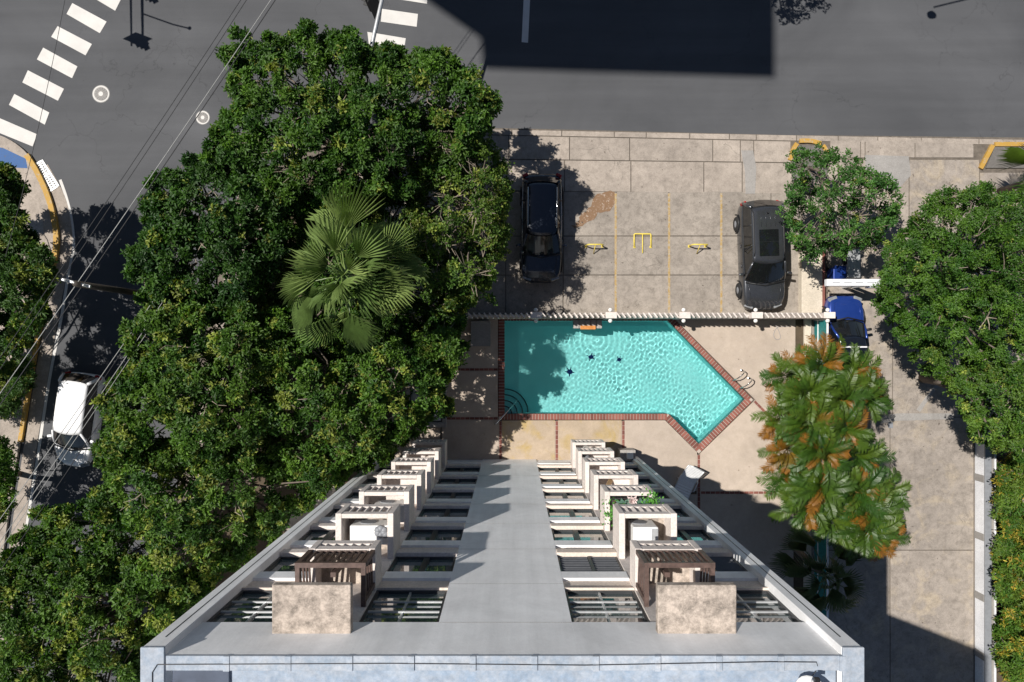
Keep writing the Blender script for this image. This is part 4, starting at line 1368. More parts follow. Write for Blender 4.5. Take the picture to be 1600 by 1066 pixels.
x, y = W(1321, 535, 0.9)
car('parked_hatchback', 'bright blue car with a black roof in the driveway under the gate beam', x, y, R(180), 'p_blue', L=4.35, Wd=1.70, Ht=1.52, hood=1.30, rear=0.18, belt=0.96, hoodz=0.94, roofmat='p_navy', extra=blue_extra, rail_c='black')
x, y = W(119, 657, 0.9)
car('street_car', 'white hatchback on the side street under the cables', x, y, R(-8), 'p_white', L=4.35, Wd=1.76, Ht=1.50, nose=0.86, hood=1.05, rear=0.12, belt=0.98, hoodz=0.95, z0=0.005)

# bits stored by the gate: scooter, blue bin, metal sheet
sx0, sy0 = W(1322, 392, 0.6)
sct = thing('motor_scooter', (sx0, sy0, ZS), 'black motor scooter half hidden under the small tree by the gate', 'scooter')
for dy_ in (0.55, -0.55):
    w_ = MB().lathe([(0.10, -0.05), (0.20, -0.05), (0.23, 0), (0.20, 0.05), (0.10, 0.05)], (sx0, sy0 + dy_, ZS + 0.23), 18, 'X').build('wheel', 'rubber', sct, True)
    MB().lathe([(0.10, -0.045), (0.10, 0.045)], (sx0, sy0 + dy_, ZS + 0.23), 12, 'X').build('rim', 'alu', w_)
MB().add([(sx0 + a * w2, sy0 + b, ZS + c) for (b, c, w2) in ((-0.75, 0.55, 0.10), (-0.45, 0.62, 0.17), (-0.1, 0.6, 0.18), (0.12, 0.34, 0.16), (0.38, 0.34, 0.16), (0.5, 0.6, 0.2), (0.6, 0.85, 0.14)) for a in (-1, 1)] +
         [(sx0 + a * w2, sy0 + b, ZS + c - 0.25) for (b, c, w2) in ((-0.75, 0.65, 0.08), (-0.45, 0.62, 0.15), (-0.1, 0.52, 0.16), (0.12, 0.48, 0.14), (0.38, 0.48, 0.14), (0.5, 0.7, 0.16), (0.6, 0.95, 0.12)) for a in (-1, 1)],
         [(2 * i, 2 * i + 1, 2 * i + 3, 2 * i + 2) for i in range(6)] + [(14 + 2 * i + 2, 14 + 2 * i + 3, 14 + 2 * i + 1, 14 + 2 * i) for i in range(6)] + [(2 * i + 2, 2 * i, 14 + 2 * i, 14 + 2 * i + 2)[::-1] for i in range(6)] + [(2 * i + 1, 2 * i + 3, 14 + 2 * i + 3, 14 + 2 * i + 1)[::-1] for i in range(6)] + [(0, 14, 15, 1), (12, 13, 27, 26)]).build('body', 'p_navy', sct)
MB().box(sx0 - 0.15, sx0 + 0.15, sy0 - 0.65, sy0 - 0.02, ZS + 0.625, ZS + 0.72).build('seat', 'rubber', sct, bevel=0.04)
MB().tube([(sx0 - 0.34, sy0 + 0.45, ZS + 1.0), (sx0, sy0 + 0.56, ZS + 0.95), (sx0 + 0.34, sy0 + 0.45, ZS + 1.0)], 0.018, 8).build('handlebar', 'black_metal', sct, True)
bx_, by_ = W(1311, 427, 0.9)
bb = thing('recycling_bin', (bx_, by_, ZS), 'blue wheeled bin against the gate beam', 'bin')
MB().add([(bx_ - .22, by_ - .22, ZS + .05), (bx_ + .22, by_ - .22, ZS + .05), (bx_ + .22, by_ + .22, ZS + .05), (bx_ - .22, by_ + .22, ZS + .05), (bx_ - .27, by_ - .29, 0.95), (bx_ + .27, by_ - .29, 0.95), (bx_ + .27, by_ + .29, 0.95), (bx_ - .27, by_ + .29, 0.95)],
         [(0, 3, 2, 1), (4, 5, 6, 7), (0, 1, 5, 4), (1, 2, 6, 5), (2, 3, 7, 6), (3, 0, 4, 7)]).build('body', 'p_blue', bb)
MB().box(bx_ - .29, bx_ + .29, by_ - .30, by_ + .31, 0.952, 1.0).build('lid', 'p_blue', bb, bevel=0.02)
MB().tube([(bx_ - .2, by_ + .33, .92), (bx_ + .2, by_ + .33, .92)], 0.015, 6).build('handle', 'p_blue', bb)
for s in (-1, 1):
    MB().lathe([(0.09, -0.03), (0.09, 0.03)], (bx_ + s * .2, by_ + .24, ZS + .09), 12, 'X').build('wheel', 'rubber', bb)
px_, py_ = W(1334, 412, 0.9)
ms_ = thing('metal_locker', (px_, py_, ZS), 'flat grey metal locker beside the gate beam', 'locker')
MB().box(px_ - .27, px_ + .27, py_ - .62, py_ + .65, ZS, 0.88).build('body', 'galv', ms_, bevel=0.01)
MB().box(px_ - .29, px_ + .29, py_ - .64, py_ + .67, 0.882, 0.92).build('top', 'galv', ms_, bevel=0.01)
for s in (-.3, .3):
    MB().box(px_ - .285, px_ - .272, py_ + s - .28, py_ + s + .28, ZS + .06, 0.84).build('door', 'alu', ms_)

# ------------------------------------------------------------------ street furniture
for i, (px, py, r, lab) in enumerate(((158, 147, 0.39, 'white-painted manhole cover nearest the striped crossing'), (317, 184, 0.31, 'smaller white-painted manhole cover near the trees'))):
    x, y = W(px, py)
    t = thing('manhole_cover', (x, y, 0.0), lab, 'manhole cover', 'painted manhole covers')
    MB().lathe([(r, 0.0), (r, 0.012), (r * 0.86, 0.014), (r * 0.86, 0.010)], (x, y, 0.001), 32).build('ring', 'white_paint', t)
    MB().lathe([(r * 0.80, 0.0), (r * 0.80, 0.02), (r * 0.3, 0.022)], (x, y, 0.001), 32).build('lid', 'patch', t)
    for k in range(14):
        a = 2 * math.pi * k / 14
        MB().obox((x + r * 0.60 * math.cos(a), y + r * 0.60 * math.sin(a), 0.022), (math.cos(a), math.sin(a), 0), (-math.sin(a), math.cos(a), 0), (0, 0, 1), r * 0.13, r * 0.055, 0.004).build('stud', 'black_metal', t)
    MB().lathe([(r * 0.28, 0.0), (r * 0.28, 0.006)], (x, y, 0.022), 20).build('hub', 'white_paint', t)
    MB().lathe([(r + 0.03, 0.0), (r + 0.03, 0.006)], (x, y, 0.0), 32).build('frame', 'black_metal', t)

# storm drain grate
q = [Vector(W(*p, 0.03)) for p in ((64.7, 250.7), (90, 290), (76, 300), (53.5, 260.5))]
gc = sum(q, Vector((0, 0))) / 4
gu = (q[1] - q[0]).normalized(); gv = Vector((-gu.y, gu.x))
gl, gw = (q[1] - q[0]).length / 2, (q[2] - q[1]).length / 2
gr_ = thing('storm_drain', (gc.x, gc.y, 0), 'white storm drain grate set against the yellow kerb', 'drain grate')


def gbox(u0, u1, v0, v1, z0, z1, nm, m):
    c = gc + gu * (u0 + u1) / 2 + gv * (v0 + v1) / 2
    MB().obox((c.x, c.y, (z0 + z1) / 2), (gu.x, gu.y, 0), (gv.x, gv.y, 0), (0, 0, 1), (u1 - u0) / 2, (v1 - v0) / 2, (z1 - z0) / 2).build(nm, m, gr_)


gbox(-gl, gl, -gw, gw, 0.0, 0.014, 'pit', 'black_metal')
for s in (-1, 1):
    gbox(-gl - 0.03, gl + 0.03, s * gw - 0.05, s * gw + 0.05, 0.0, 0.035, 'frame', 'white_plastic')
    gbox(s * gl - 0.05, s * gl + 0.05, -gw + 0.051, gw - 0.051, 0.0, 0.034, 'frame', 'white_plastic')
gbox(-0.05, 0.05, -gw + 0.052, gw - 0.052, 0.0, 0.034, 'bar', 'white_plastic')
for s in (-1, 1):
    for i in range(1, 6):
        u = s * gl * i / 6
        gbox(u - 0.022, u + 0.022, -gw + 0.053, gw - 0.053, 0.0, 0.033, 'bar', 'white_plastic')
for v in (-0.33, 0.33):
    gbox(-gl + 0.051, gl - 0.051, v * gw - 0.025, v * gw + 0.025, 0.0, 0.031, 'bar', 'white_plastic')


# traffic signals
def signal_head(parent, x, y, z, facing=(0, 1)):
    f = Vector(facing)
    s = Vector((-f.y, f.x))
    hb = MB().obox((x, y, z), (s.x, s.y, 0), (f.x, f.y, 0), (0, 0, 1), 0.18, 0.12, 0.52).build('signal_head', 'black_metal', parent, bevel=0.03)
    MB().obox((x - f.x * .13, y - f.y * .13, z), (s.x, s.y, 0), (f.x, f.y, 0), (0, 0, 1), 0.34, 0.01, 0.68).build('backplate', 'black_metal', hb)
    for i, m in enumerate(('lens_red', 'lens_amber', 'lens_green')):
        zz = z + 0.33 - 0.33 * i
        c = Vector((x, y)) + f * 0.125
        MB().obox((c.x, c.y, zz), (s.x, s.y, 0), (f.x, f.y, 0), (0, 0, 1), 0.11, 0.015, 0.11).build('lens', m, hb, bevel=0.02)
        MB().obox((c.x + f.x * .10, c.y + f.y * .10, zz + 0.14), (s.x, s.y, 0), (f.x, f.y, 0), (0, 0, 1), 0.13, 0.11, 0.012).build('visor', 'black_metal', hb)


M['lens_red'] = plain('red_lens', (0.25, 0.01, 0.01), 0.2)
M['lens_amber'] = plain('amber_lens', (0.3, 0.13, 0.01), 0.2)
M['lens_green'] = plain('green_lens', (0.01, 0.2, 0.09), 0.2)
hx, hy = W(111, 25)
ts = thing('traffic_signal', (hx - 0.4, hy + 9, 0), 'traffic signal on a long arm beyond the left crossing', 'traffic signal', 'traffic signals at the junction')
MB().tube([(hx - 0.4, hy + 9, 0), (hx - 0.4, hy + 9, 6.2)], 0.13, 10, 0.09).build('pole', 'galv', ts, True)
MB().tube([(hx - 0.2, hy + 9, 5.9), (hx - 0.1, hy + 3, 6.0), (hx, hy - 0.2, 5.9)], 0.09, 8, 0.05).build('arm', 'galv', ts, True)
MB().tube([(hx - 0.45, hy + 9, 5.3), (hx - 0.35, hy + 3, 5.5), (hx - 0.3, hy - 0.2, 5.5)], 0.07, 8, 0.04).build('lower_arm', 'galv', ts, True)
MB().tube([(hx, hy + 1.4, 5.9), (hx + 1.4, hy + 0.9, 5.9), (hx + 2.2, hy + 0.7, 5.85)], 0.035, 6).build('bracket', 'galv', ts, True)
MB().lathe([(0.02, 0), (0.09, 0.05), (0.02, 0.16)], (hx + 2.25, hy + 0.7, 5.75), 10).build('camera_dome', 'black_metal', ts, True)
signal_head(ts, hx + 0.1, hy, 5.4, (0.45, -0.89))
signal_head(ts, hx + 0.5, hy + 2.2, 5.4, (0.45, -0.89))

bx0, by0 = W(622, 176)
a0 = Vector((*W(583, 62, 5.8), 5.8)); a1 = Vector((*W(598, 0, 5.8), 5.9))
ts2 = thing('traffic_signal', (bx0, by0, 0), 'traffic signal arm reaching over the top crossing from the trees', 'traffic signal', 'traffic signals at the junction')
dirn = (a1 - a0).normalized()
MB().tube([(a0 - dirn * 0.6) * 1, a0, a1 + dirn * 5], 0.10, 8, 0.06).build('arm', 'galv', ts2, True)
bs = a0 - dirn * 0.6
MB().tube([(bs.x, bs.y, 0), (bs.x, bs.y, 6.1)], 0.14, 10, 0.10).build('pole', 'galv', ts2, True)
hp = W(579, 2, 5.4)
MB().tube([tuple(a1 + dirn * 0.1), (hp[0], hp[1], 5.8)], 0.03, 6).build('bracket', 'galv', ts2)
signal_head(ts2, hp[0], hp[1], 5.35, (-0.9, 0.3))

# street lamp pole and line pole beyond the top of the frame (only their shadows reach into view)
sx1, sy1 = W(1303, -32)
pl = thing('street_lamp', (sx1 + 4, sy1 + 1.5, 0), 'street lamp pole across the main road, out of sight above', 'street lamp')
MB().tube([(sx1 + 4, sy1 + 1.5, 0), (sx1 + 4, sy1 + 1.5, 8.6)], 0.14, 8, 0.1).build('pole', 'wood_pole', pl, True)
MB().tube([(sx1 + 4, sy1 + 1.5, 8.2), (sx1 + 1.2, sy1 + 0.9, 8.5), (sx1, sy1 + 0.5, 8.2)], 0.04, 6).build('arm', 'galv', pl, True)
MB().lathe([(0.04, 0.3), (0.15, 0.18), (0.2, 0.0), (0.14, -0.12), (0.03, -0.16)], (sx1, sy1 + 0.1, 8.0), 10).build('lamp_head', 'galv', pl, True)
MB().lathe([(0.24, 0), (0.26, 0.1), (0.26, 0.8), (0.2, 0.9)], (sx1 + 3.4, sy1 + 1.0, 6.6), 12).build('transformer', 'galv', pl, True)
MB().box(sx1 + 2.6, sx1 + 5.6, sy1 + 1.05, sy1 + 1.2, 7.9, 8.05).build('crossarm', 'wood_pole', pl)

# utility pole at the right kerb of the side street, with its cables
ux, uy = W(286, 469)
up = thing('utility_pole', (ux, uy, 0), 'wooden utility pole with crossarm under the left trees', 'utility pole')
MB().tube([(ux, uy, 0), (ux, uy, 7.9)], 0.15, 10, 0.11).build('pole', 'wood_pole', up, True)
c0_, c1_ = Vector((*W(104, 438.5, 7.7), 7.7)), Vector((*W(137, 447, 7.7), 7.7))
dd = (c1_ - c0_).normalized()
MB().tube([tuple(c0_ - dd * 0.15), tuple(c1_ + dd * 0.1)], 0.055, 6).build('crossarm', 'galv', up)
for k in range(3):
    c = c0_.lerp(c1_, 0.05 + 0.45 * k)
    MB().lathe([(0.03, 0), (0.05, 0.05), (0.02, 0.1), (0.045, 0.14), (0.02, 0.18)], (c.x, c.y, 7.74), 10).build('insulator', 'lamp_white', up, True)


def cable(p0, p1, h0, h1, r, m, label, sag=0.25, grp='overhead cables'):
    A = Vector((*W(*p0, h0), h0)); B = Vector((*W(*p1, h1), h1))
    A2, B2 = A + (A - B) * 0.4, B + (B - A) * 0.4
    pts = []
    for i in range(21):
        t = i / 20
        p = A2.lerp(B2, t)
        p.z -= sag * 4 * t * (1 - t) - sag * 0.8
        pts.append(p)
    tag(MB().tube(pts, r, 5).build('overhead_cable', m), label, 'cable', grp)


cable((377, 0), (0, 560), 7.9, 7.9, 0.012, 'cable', 'left one of the pair of thin black overhead cables')
cable((386, 0), (0, 578), 7.9, 7.9, 0.012, 'cable', 'right one of the pair of thin black overhead cables')
cable((424, 0), (0, 616), 7.9, 7.9, 0.014, 'cable_light', 'pale overhead cable between the black pair and the trees')
cable((431, 0), (0, 634), 7.8, 7.8, 0.016, 'cable', 'black overhead cable close beside the pale one')
cable((104, -10), (40, 285), 6.8, 6.8, 0.010, 'cable', 'very thin cable over the striped crossing')
for k, (a, b, m, lab) in enumerate((((240, 470), (-10, 826), 'cable_light', 'uppermost cable of the bundle over the white hatchback'), ((236, 482), (-10, 845), 'cable', 'second cable of the bundle over the white hatchback'),
                                  ((244, 488), (-10, 862), 'cable_light', 'middle cable of the bundle over the white hatchback'), ((246, 496), (-10, 874), 'cable_light', 'fourth cable of the bundle over the white hatchback'), ((262, 500), (-10, 908), 'cable', 'lowest cable of the bundle over the white hatchback'))):
    cable(a, b, 6.0, 6.0, 0.011 if k % 2 else 0.014, m, lab, 0.2)

# neighbour across the main road, out of the frame: its roof edge throws the long shadow onto the road
def shadow_src(px, py, h):
    x, y = W(px, py)
    return (x - SX * h, y - SY * h)


HB = 45.0
nbh = thing('neighbour_building', (*shadow_src(980, 0, HB), 0), 'flat-roofed building across the main road, out of sight above', 'building')
def src(px, py):
    return shadow_src(px, py, HB)
roof_pts = [src(762, 108), src(1211, 122), src(1211, -420), src(560, -420), src(560, -72), src(668, 0), src(757, 62)]
MB().prism(roof_pts, HB - 0.35, HB).build('roof_slab', 'offwhite', nbh)
tw_pts = [src(985, 104), src(1206, 116), src(1206, -400), src(985, -400)]
MB().prism(tw_pts, 0, HB - 0.352).build('wall', 'offwhite', nbh)
xa_, ya_ = tw_pts[0]
for k in range(6):
    for j in range(2):
        wx = xa_ + 1.0 + j * 2.5
        MB().box(wx, wx + 1.5, ya_ - 0.50, ya_ - 0.2, 1.2 + k * 7, 2.8 + k * 7).build('window', 'glass', nbh)

# ------------------------------------------------------------------ trees
def poly_area(p):
    return abs(sum(p[i][0] * p[(i + 1) % len(p)][1] - p[(i + 1) % len(p)][0] * p[i][1] for i in range(len(p)))) / 2


def edge_dist(x, y, poly):
    best = 1e9
    for i in range(len(poly)):
        a = Vector(poly[i]); b = Vector(poly[(i + 1) % len(poly)])
        ab = b - a
        t = max(0, min(1, (Vector((x, y)) - a).dot(ab) / ab.length_squared))
        best = min(best, (a + ab * t - Vector((x, y))).length)
    return best


def leaves(tips, axes, tones, per, L0, W0, spread):
    """rosettes of folded leaves at twig tips; returns verts, tris, colours"""
    n = len(tips)
    N_ = n * per
    tip = np.repeat(tips, per, 0); ax = np.repeat(axes, per, 0); tone = np.repeat(tones, per, 0)
    ref = np.where(np.abs(ax[:, 2:3]) < 0.9, np.array([[0, 0, 1.0]]), np.array([[1.0, 0, 0]]))
    u = np.cross(ax, ref); u /= np.linalg.norm(u, axis=1, keepdims=True)
    v = np.cross(ax, u)
    ph = rng.uniform(0, 2 * np.pi, N_)[:, None]
    el = rng.uniform(spread[0], spread[1], N_)[:, None]       # angle above the plane across the twig
    d = (u * np.cos(ph) + v * np.sin(ph)) * np.cos(el) + ax * np.sin(el)
    d += rng.normal(0, 0.18, d.shape); d /= np.linalg.norm(d, axis=1, keepdims=True)
    side = np.cross(d, ax + rng.normal(0, 0.25, ax.shape)); side /= np.linalg.norm(side, axis=1, keepdims=True) + 1e-9
    nrm = np.cross(side, d)
    Lf = (L0 * rng.uniform(0.65, 1.25, N_))[:, None]
    Wf = (W0 * rng.uniform(0.75, 1.2, N_))[:, None]
    base = tip + ax * rng.uniform(-0.10, 0.03, N_)[:, None] + rng.normal(0, 0.035, tip.shape) + d * 0.02
    up_ = nrm * Wf * 0.35
    v0 = base
    v1 = base + d * Lf * 0.55 + side * Wf * 0.5 + up_
    v2 = base + d * Lf - nrm * Lf * 0.12
    v3 = base + d * Lf * 0.55 - side * Wf * 0.5 + up_
    V = np.stack([v0, v1, v2, v3], 1).reshape(-1, 3)
    i = np.arange(N_) * 4
    T = np.concatenate([np.stack([i, i + 1, i + 2], 1), np.stack([i, i + 2, i + 3], 1)])
    c = tone * rng.uniform(0.75, 1.5, N_)[:, None]
    C = np.repeat(c, 4, 0)
    return V, T, C


def tree(name, label, cat, poly, hmax, hmin, R0=1.0, spacing=0.85, twigs=70, per=10, leaf=(0.15, 0.07), green=((0.022, 0.066, 0.008), (0.095, 0.185, 0.022)), yellow=0.10, group=None,
         mat='leaf', fill=1.0, spread=(-0.1, 0.9), bare=0.0, base=None, thin=1.0, ycol=(0.19, 0.23, 0.04), tz=0.62, clump=7, csize=0.33, hvar=1.6, sprig=1.0):
    s_mid = F / (H - (hmax + hmin) / 2)
    area = poly_area(poly)
    P = np.array(poly)
    x0, y0 = P.min(0); x1, y1 = P.max(0)
    cl = []
    dmax = 1e-6
    tries = 0
    target = spacing * 1.08 * R0 * s_mid
    while tries < 2500:
        tries += 1
        x, y = random.uniform(x0, x1), random.uniform(y0, y1)
        if not inside(np.array([x]), np.array([y]), poly)[0]:
            continue
        d = edge_dist(x, y, poly)
        if d < 0.34 * R0 * s_mid:
            continue
        if any((x - a) ** 2 + (y - b) ** 2 < (target * random.uniform(0.7, 1.0)) ** 2 * (0.45 if dd_ < 0.6 * R0 * s_mid or d < 0.6 * R0 * s_mid else 1) for a, b, dd_ in cl):
            continue
        cl.append((x, y, d)); dmax = max(dmax, d)
    blobs = []
    for x, y, d in cl:
        r = min(R0 * random.uniform(0.75, 1.25), max(0.345, d / s_mid - 0.22))
        f = min(1.0, d / dmax)
        h = hmin + (hmax - hmin) * (f ** 0.6) + random.uniform(-hvar, hvar * 0.7)
        h = max(hmin * 0.7, h)
        wx, wy = W(x, y, h)
        blobs.append((Vector((wx, wy, h - 0.35 * r)), r))
    per_ = sum((Vector(poly[i]) - Vector(poly[i - 1])).length for i in range(len(poly)))
    for _ in range(int(per_ / 13 * sprig)):
        i = random.randrange(len(poly))
        a_, b_ = Vector(poly[i - 1]), Vector(poly[i])
        q_ = a_.lerp(b_, random.random())
        ctr = Vector(((x0 + x1) / 2, (y0 + y1) / 2))
        q_ += (q_ - ctr).normalized() * random.uniform(-22, 3)
        h = hmin + random.uniform(-0.8, 0.6)
        wx, wy = W(q_.x, q_.y, h)
        blobs.append((Vector((wx, wy, h)), random.uniform(0.14, 0.32)))
    cx = sum(b[0].x for b in blobs) / len(blobs); cy = sum(b[0].y for b in blobs) / len(blobs)
    if base:
        cx, cy = W(*base)
    tr = thing(name, (cx, cy, 0.05), label, cat, group)
    tipsL, axL, toneL = [], [], []
    g0, g1 = np.array(green[0]), np.array(green[1]); yc = np.array(ycol)
    for c, r in blobs:
        m_ = max(5, int(clump * (r / R0) ** 1.6)) if r > 0.335 else random.randint(1, 2)
        q_ = max(4, int(twigs * fill / clump))
        sd = rng.normal(0, 1, (m_, 3)); sd /= np.linalg.norm(sd, axis=1, keepdims=True)
        sd[:, 2] = np.where(sd[:, 2] < -0.15, -sd[:, 2] * 0.8, sd[:, 2])
        srad = r * rng.uniform(0.55, 1.12, m_)
        sub = np.array(c) + sd * srad[:, None] * np.array([1, 1, 0.85])
        ssz = rng.uniform(0.75, 1.3, m_) * (csize if r > 0.335 else 0.17)
        k = m_ * q_
        loc_ = rng.normal(0, 1, (k, 3)); loc_ /= np.linalg.norm(loc_, axis=1, keepdims=True)
        loc_[:, 2] = np.abs(loc_[:, 2]) * 0.7
        p = np.repeat(sub, q_, 0) + loc_ * (np.repeat(ssz, q_) * rng.uniform(0.35, 1.0, k))[:, None]
        dirs = np.repeat(sd, q_, 0)
        ax = dirs * 0.45 + loc_ * 0.5 + np.array([0, 0, 0.6]) + rng.normal(0, 0.25, dirs.shape)
        ax /= np.linalg.norm(ax, axis=1, keepdims=True)
        t = g0 + (g1 - g0) * np.repeat(rng.random((m_, 1)), q_, 0) * rng.uniform(0.5, 1.0, (k, 1))
        ysub = np.repeat(rng.random(m_) < yellow * 0.9, q_)
        ysel = ((ysub & (rng.random(k) < 0.6)) | (rng.random(k) < yellow * 0.25))[:, None]
        t = np.where(ysel, yc * rng.uniform(0.6, 1.25, (k, 1)), t)
        t = t * random.uniform(0.85, 1.15)
        # sparse inner foliage in the darkest green, crown shade put into its colour
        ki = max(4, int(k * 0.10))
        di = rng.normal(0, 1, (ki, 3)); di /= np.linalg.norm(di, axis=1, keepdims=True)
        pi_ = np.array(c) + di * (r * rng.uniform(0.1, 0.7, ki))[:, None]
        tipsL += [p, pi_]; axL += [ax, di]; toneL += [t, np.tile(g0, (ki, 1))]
    tips, axs, tones = map(np.concatenate, (tipsL, axL, toneL))
    V, T, C = leaves(tips, axs, tones, per, leaf[0], leaf[1], spread)
    ob = np.array(base_of(tr))
    o = bpy.data.objects.new('crown', fast_mesh('crown', V - ob, T, mat, C))
    COL.objects.link(o); o.parent = tr; o['kind'] = 'stuff'
    # trunk, limbs, twigs
    bx_m = sum(b[0].x for b in blobs) / len(blobs); by_m = sum(b[0].y for b in blobs) / len(blobs)
    fork = Vector((cx * 0.35 + bx_m * 0.65, cy * 0.35 + by_m * 0.65, hmin * tz))
    MB().tube([(cx, cy, 0.0), (cx * 0.75 + fork.x * 0.25, cy * 0.75 + fork.y * 0.25, fork.z * 0.5), fork], 0.24 * thin, 9, 0.17 * thin).build('trunk', 'bark', tr, True)
    lm = MB(); tw = MB(); done = []
    for bi, (c, r) in enumerate(blobs):
        if r < 0.335:
            nb2 = min((b for b in blobs if b[1] > 0.335), key=lambda b: (b[0] - c).length)[0]
            tw.tube([nb2, nb2.lerp(c, 0.5) + Vector((0, 0, 0.08)), c], 0.02, 3, 0.01, cap=False)
            continue
        if done and (done[-1] - fork).length > 0 and bi % 3:
            near = min(done, key=lambda q: (q - c).length)
            st_ = fork.lerp(near, 0.55)
        else:
            st_ = fork
        mid = st_.lerp(c, 0.5) + Vector((random.uniform(-.3, .3), random.uniform(-.3, .3), random.uniform(0.0, 0.35)))
        lm.tube([st_, mid, c], (0.085 if st_ is fork else 0.05) * thin, 6, 0.022 * thin)
        done.append(c)
        for j in range(int(4 + bare * 16)):
            dv = Vector((random.gauss(0, 1), random.gauss(0, 1), abs(random.gauss(0, 1)) * 0.9 + 0.1)).normalized()
            e = c + dv * r * random.uniform(0.55, 0.82 + bare * 0.4)
            m2 = c.lerp(e, 0.5) + Vector((random.uniform(-.12, .12), random.uniform(-.12, .12), random.uniform(-0.05, .1)))
            tw.tube([c, m2, e], 0.022, 3, 0.009, cap=False)
    lm.build('limbs', 'bark', tr, True)
    o = tw.build('twigs', 'twig', tr)
    o['kind'] = 'stuff'
    return tr


GG = 'street trees along the left side'
tree('broadleaf_tree', 'large dark green tree overhanging the top crossing', 'tree', [(340, 75), (365, 50), (400, 68), (440, 60), (480, 38), (535, 55), (575, 72), (610, 80), (645, 90), (690, 84), (745, 105), (778, 165), (748, 205), (725, 260), (640, 310), (540, 320), (440, 335), (400, 290), (345, 275), (322, 235), (362, 160)], 8.2, 6.0, 1.05, 0.75, 100, 10, (0.165, 0.08), group=GG, base=(585, 262), yellow=0.09, bare=0.3)
tree('broadleaf_tree', 'twiggy yellow-green tree beside the black-blue car', 'tree', [(690, 185), (738, 195), (775, 230), (794, 290), (793, 370), (784, 425), (758, 462), (700, 478), (650, 430), (630, 350), (640, 280)], 6.4, 5.0, 0.85, 0.72, 64, 9, (0.12, 0.07), ((0.032, 0.078, 0.009), (0.115, 0.18, 0.025)), 0.22, GG, bare=0.9, base=(722, 350))
tree('broadleaf_tree', 'very dark rounded tree at the street bend left of the fan palm', 'tree', [(258, 272), (280, 258), (335, 238), (400, 260), (455, 330), (430, 420), (380, 480), (300, 492), (232, 462), (198, 408), (232, 370), (228, 310)], 7.2, 5.4, 1.0, 0.75, 92, 10, (0.17, 0.085), ((0.016, 0.052, 0.009), (0.058, 0.128, 0.018)), 0.04, GG, base=(440, 400))
tree('broadleaf_tree', 'tree with pale leaf tips beside the white hatchback', 'tree', [(225, 462), (300, 478), (390, 465), (450, 540), (452, 640), (400, 705), (300, 725), (215, 708), (172, 696), (158, 632), (202, 562), (186, 520), (228, 495)], 7.4, 5.4, 1.0, 0.75, 92, 10, (0.17, 0.08), ((0.022, 0.066, 0.008), (0.098, 0.18, 0.022)), 0.22, GG, base=(432, 575))
tree('broadleaf_tree', 'glossy green tree reaching over the shady end of the pool deck', 'tree', [(430, 470), (520, 540), (600, 520), (650, 540), (690, 498), (728, 500), (726, 560), (698, 600), (702, 650), (650, 665), (620, 705), (570, 745), (480, 765), (420, 725), (400, 640)], 6.8, 4.8, 1.0, 0.75, 88, 10, (0.165, 0.08), ((0.024, 0.07, 0.008), (0.105, 0.195, 0.024)), 0.15, GG, base=(596, 610))
tree('broadleaf_tree', 'broad tree beside the left edge of the grey facade', 'tree', [(150, 690), (230, 692), (330, 700), (430, 715), (540, 735), (460, 810), (400, 855), (330, 915), (250, 935), (150, 905), (80, 890), (25, 855), (60, 800), (122, 792), (165, 750)], 7.2, 5.2, 1.05, 0.75, 92, 10, (0.17, 0.08), ((0.022, 0.066, 0.008), (0.098, 0.18, 0.022)), 0.20, GG, base=(420, 720))
tree('broadleaf_tree', 'tree filling the lower left corner beside the silver roof', 'tree', [(-10, 872), (50, 858), (150, 880), (260, 910), (335, 915), (240, 1005), (222, 1066), (222, 1130), (-30, 1130), (-60, 1000)], 7.0, 5.2, 1.05, 0.75, 92, 10, (0.17, 0.08), ((0.022, 0.062, 0.008), (0.09, 0.17, 0.022)), 0.24, GG, base=(310, 900))
tree('broadleaf_tree', 'low dark tree spreading underneath the fan palm', 'tree', [(375, 300), (500, 300), (650, 290), (680, 400), (735, 470), (690, 520), (610, 545), (480, 530), (400, 470)], 5.2, 4.0, 0.95, 0.75, 85, 10, (0.15, 0.07), ((0.022, 0.066, 0.008), (0.09, 0.165, 0.02)), 0.10, GG, base=(590, 440))
GL = 'trees on the far left sidewalk'
tree('sidewalk_tree', 'dark tree above the curved yellow kerb', 'tree', [(-150, 262), (-60, 255), (10, 255), (38, 290), (40, 350), (72, 395), (88, 440), (66, 500), (40, 540), (0, 565), (-150, 570)], 6.0, 4.8, 0.9, 0.7, 120, 10, (0.15, 0.07), ((0.03, 0.075, 0.012), (0.065, 0.13, 0.02)), 0.12, GL, base=(62, 420), thin=0.6)
tree('sidewalk_tree', 'low tree on the far left sidewalk level with the white hatchback', 'tree', [(-60, 560), (10, 565), (42, 565), (50, 600), (26, 645), (-60, 660)], 2.4, 1.9, 0.75, 0.75, 75, 10, (0.14, 0.05), ((0.03, 0.075, 0.014), (0.075, 0.14, 0.025)), 0.15, GL, base=(40, 590), thin=0.6)
tree('sidewalk_tree', 'leafy tree at the left photo edge below the white hatchback', 'tree', [(-70, 680), (12, 690), (18, 780), (-8, 830), (-70, 820)], 4.0, 3.0, 0.75, 0.75, 70, 10, (0.14, 0.06), group=GL, base=(30, 740), thin=0.6)
GR = 'trees along the driveway'
tree('driveway_tree', 'small open-crowned tree beside the grey SUV', 'tree', [(1226, 258), (1240, 228), (1262, 235), (1300, 226), (1318, 245), (1350, 255), (1385, 278), (1400, 285), (1414, 320), (1390, 352), (1368, 385), (1325, 398), (1290, 385), (1262, 402), (1232, 385), (1224, 340), (1234, 300)], 4.6, 3.6, 0.62, 0.98, 44, 9, (0.12, 0.065), ((0.035, 0.105, 0.02), (0.085, 0.18, 0.03)), 0.03, GR, bare=0.5, clump=8, csize=0.24, fill=0.75, base=(1262, 262), thin=0.4)
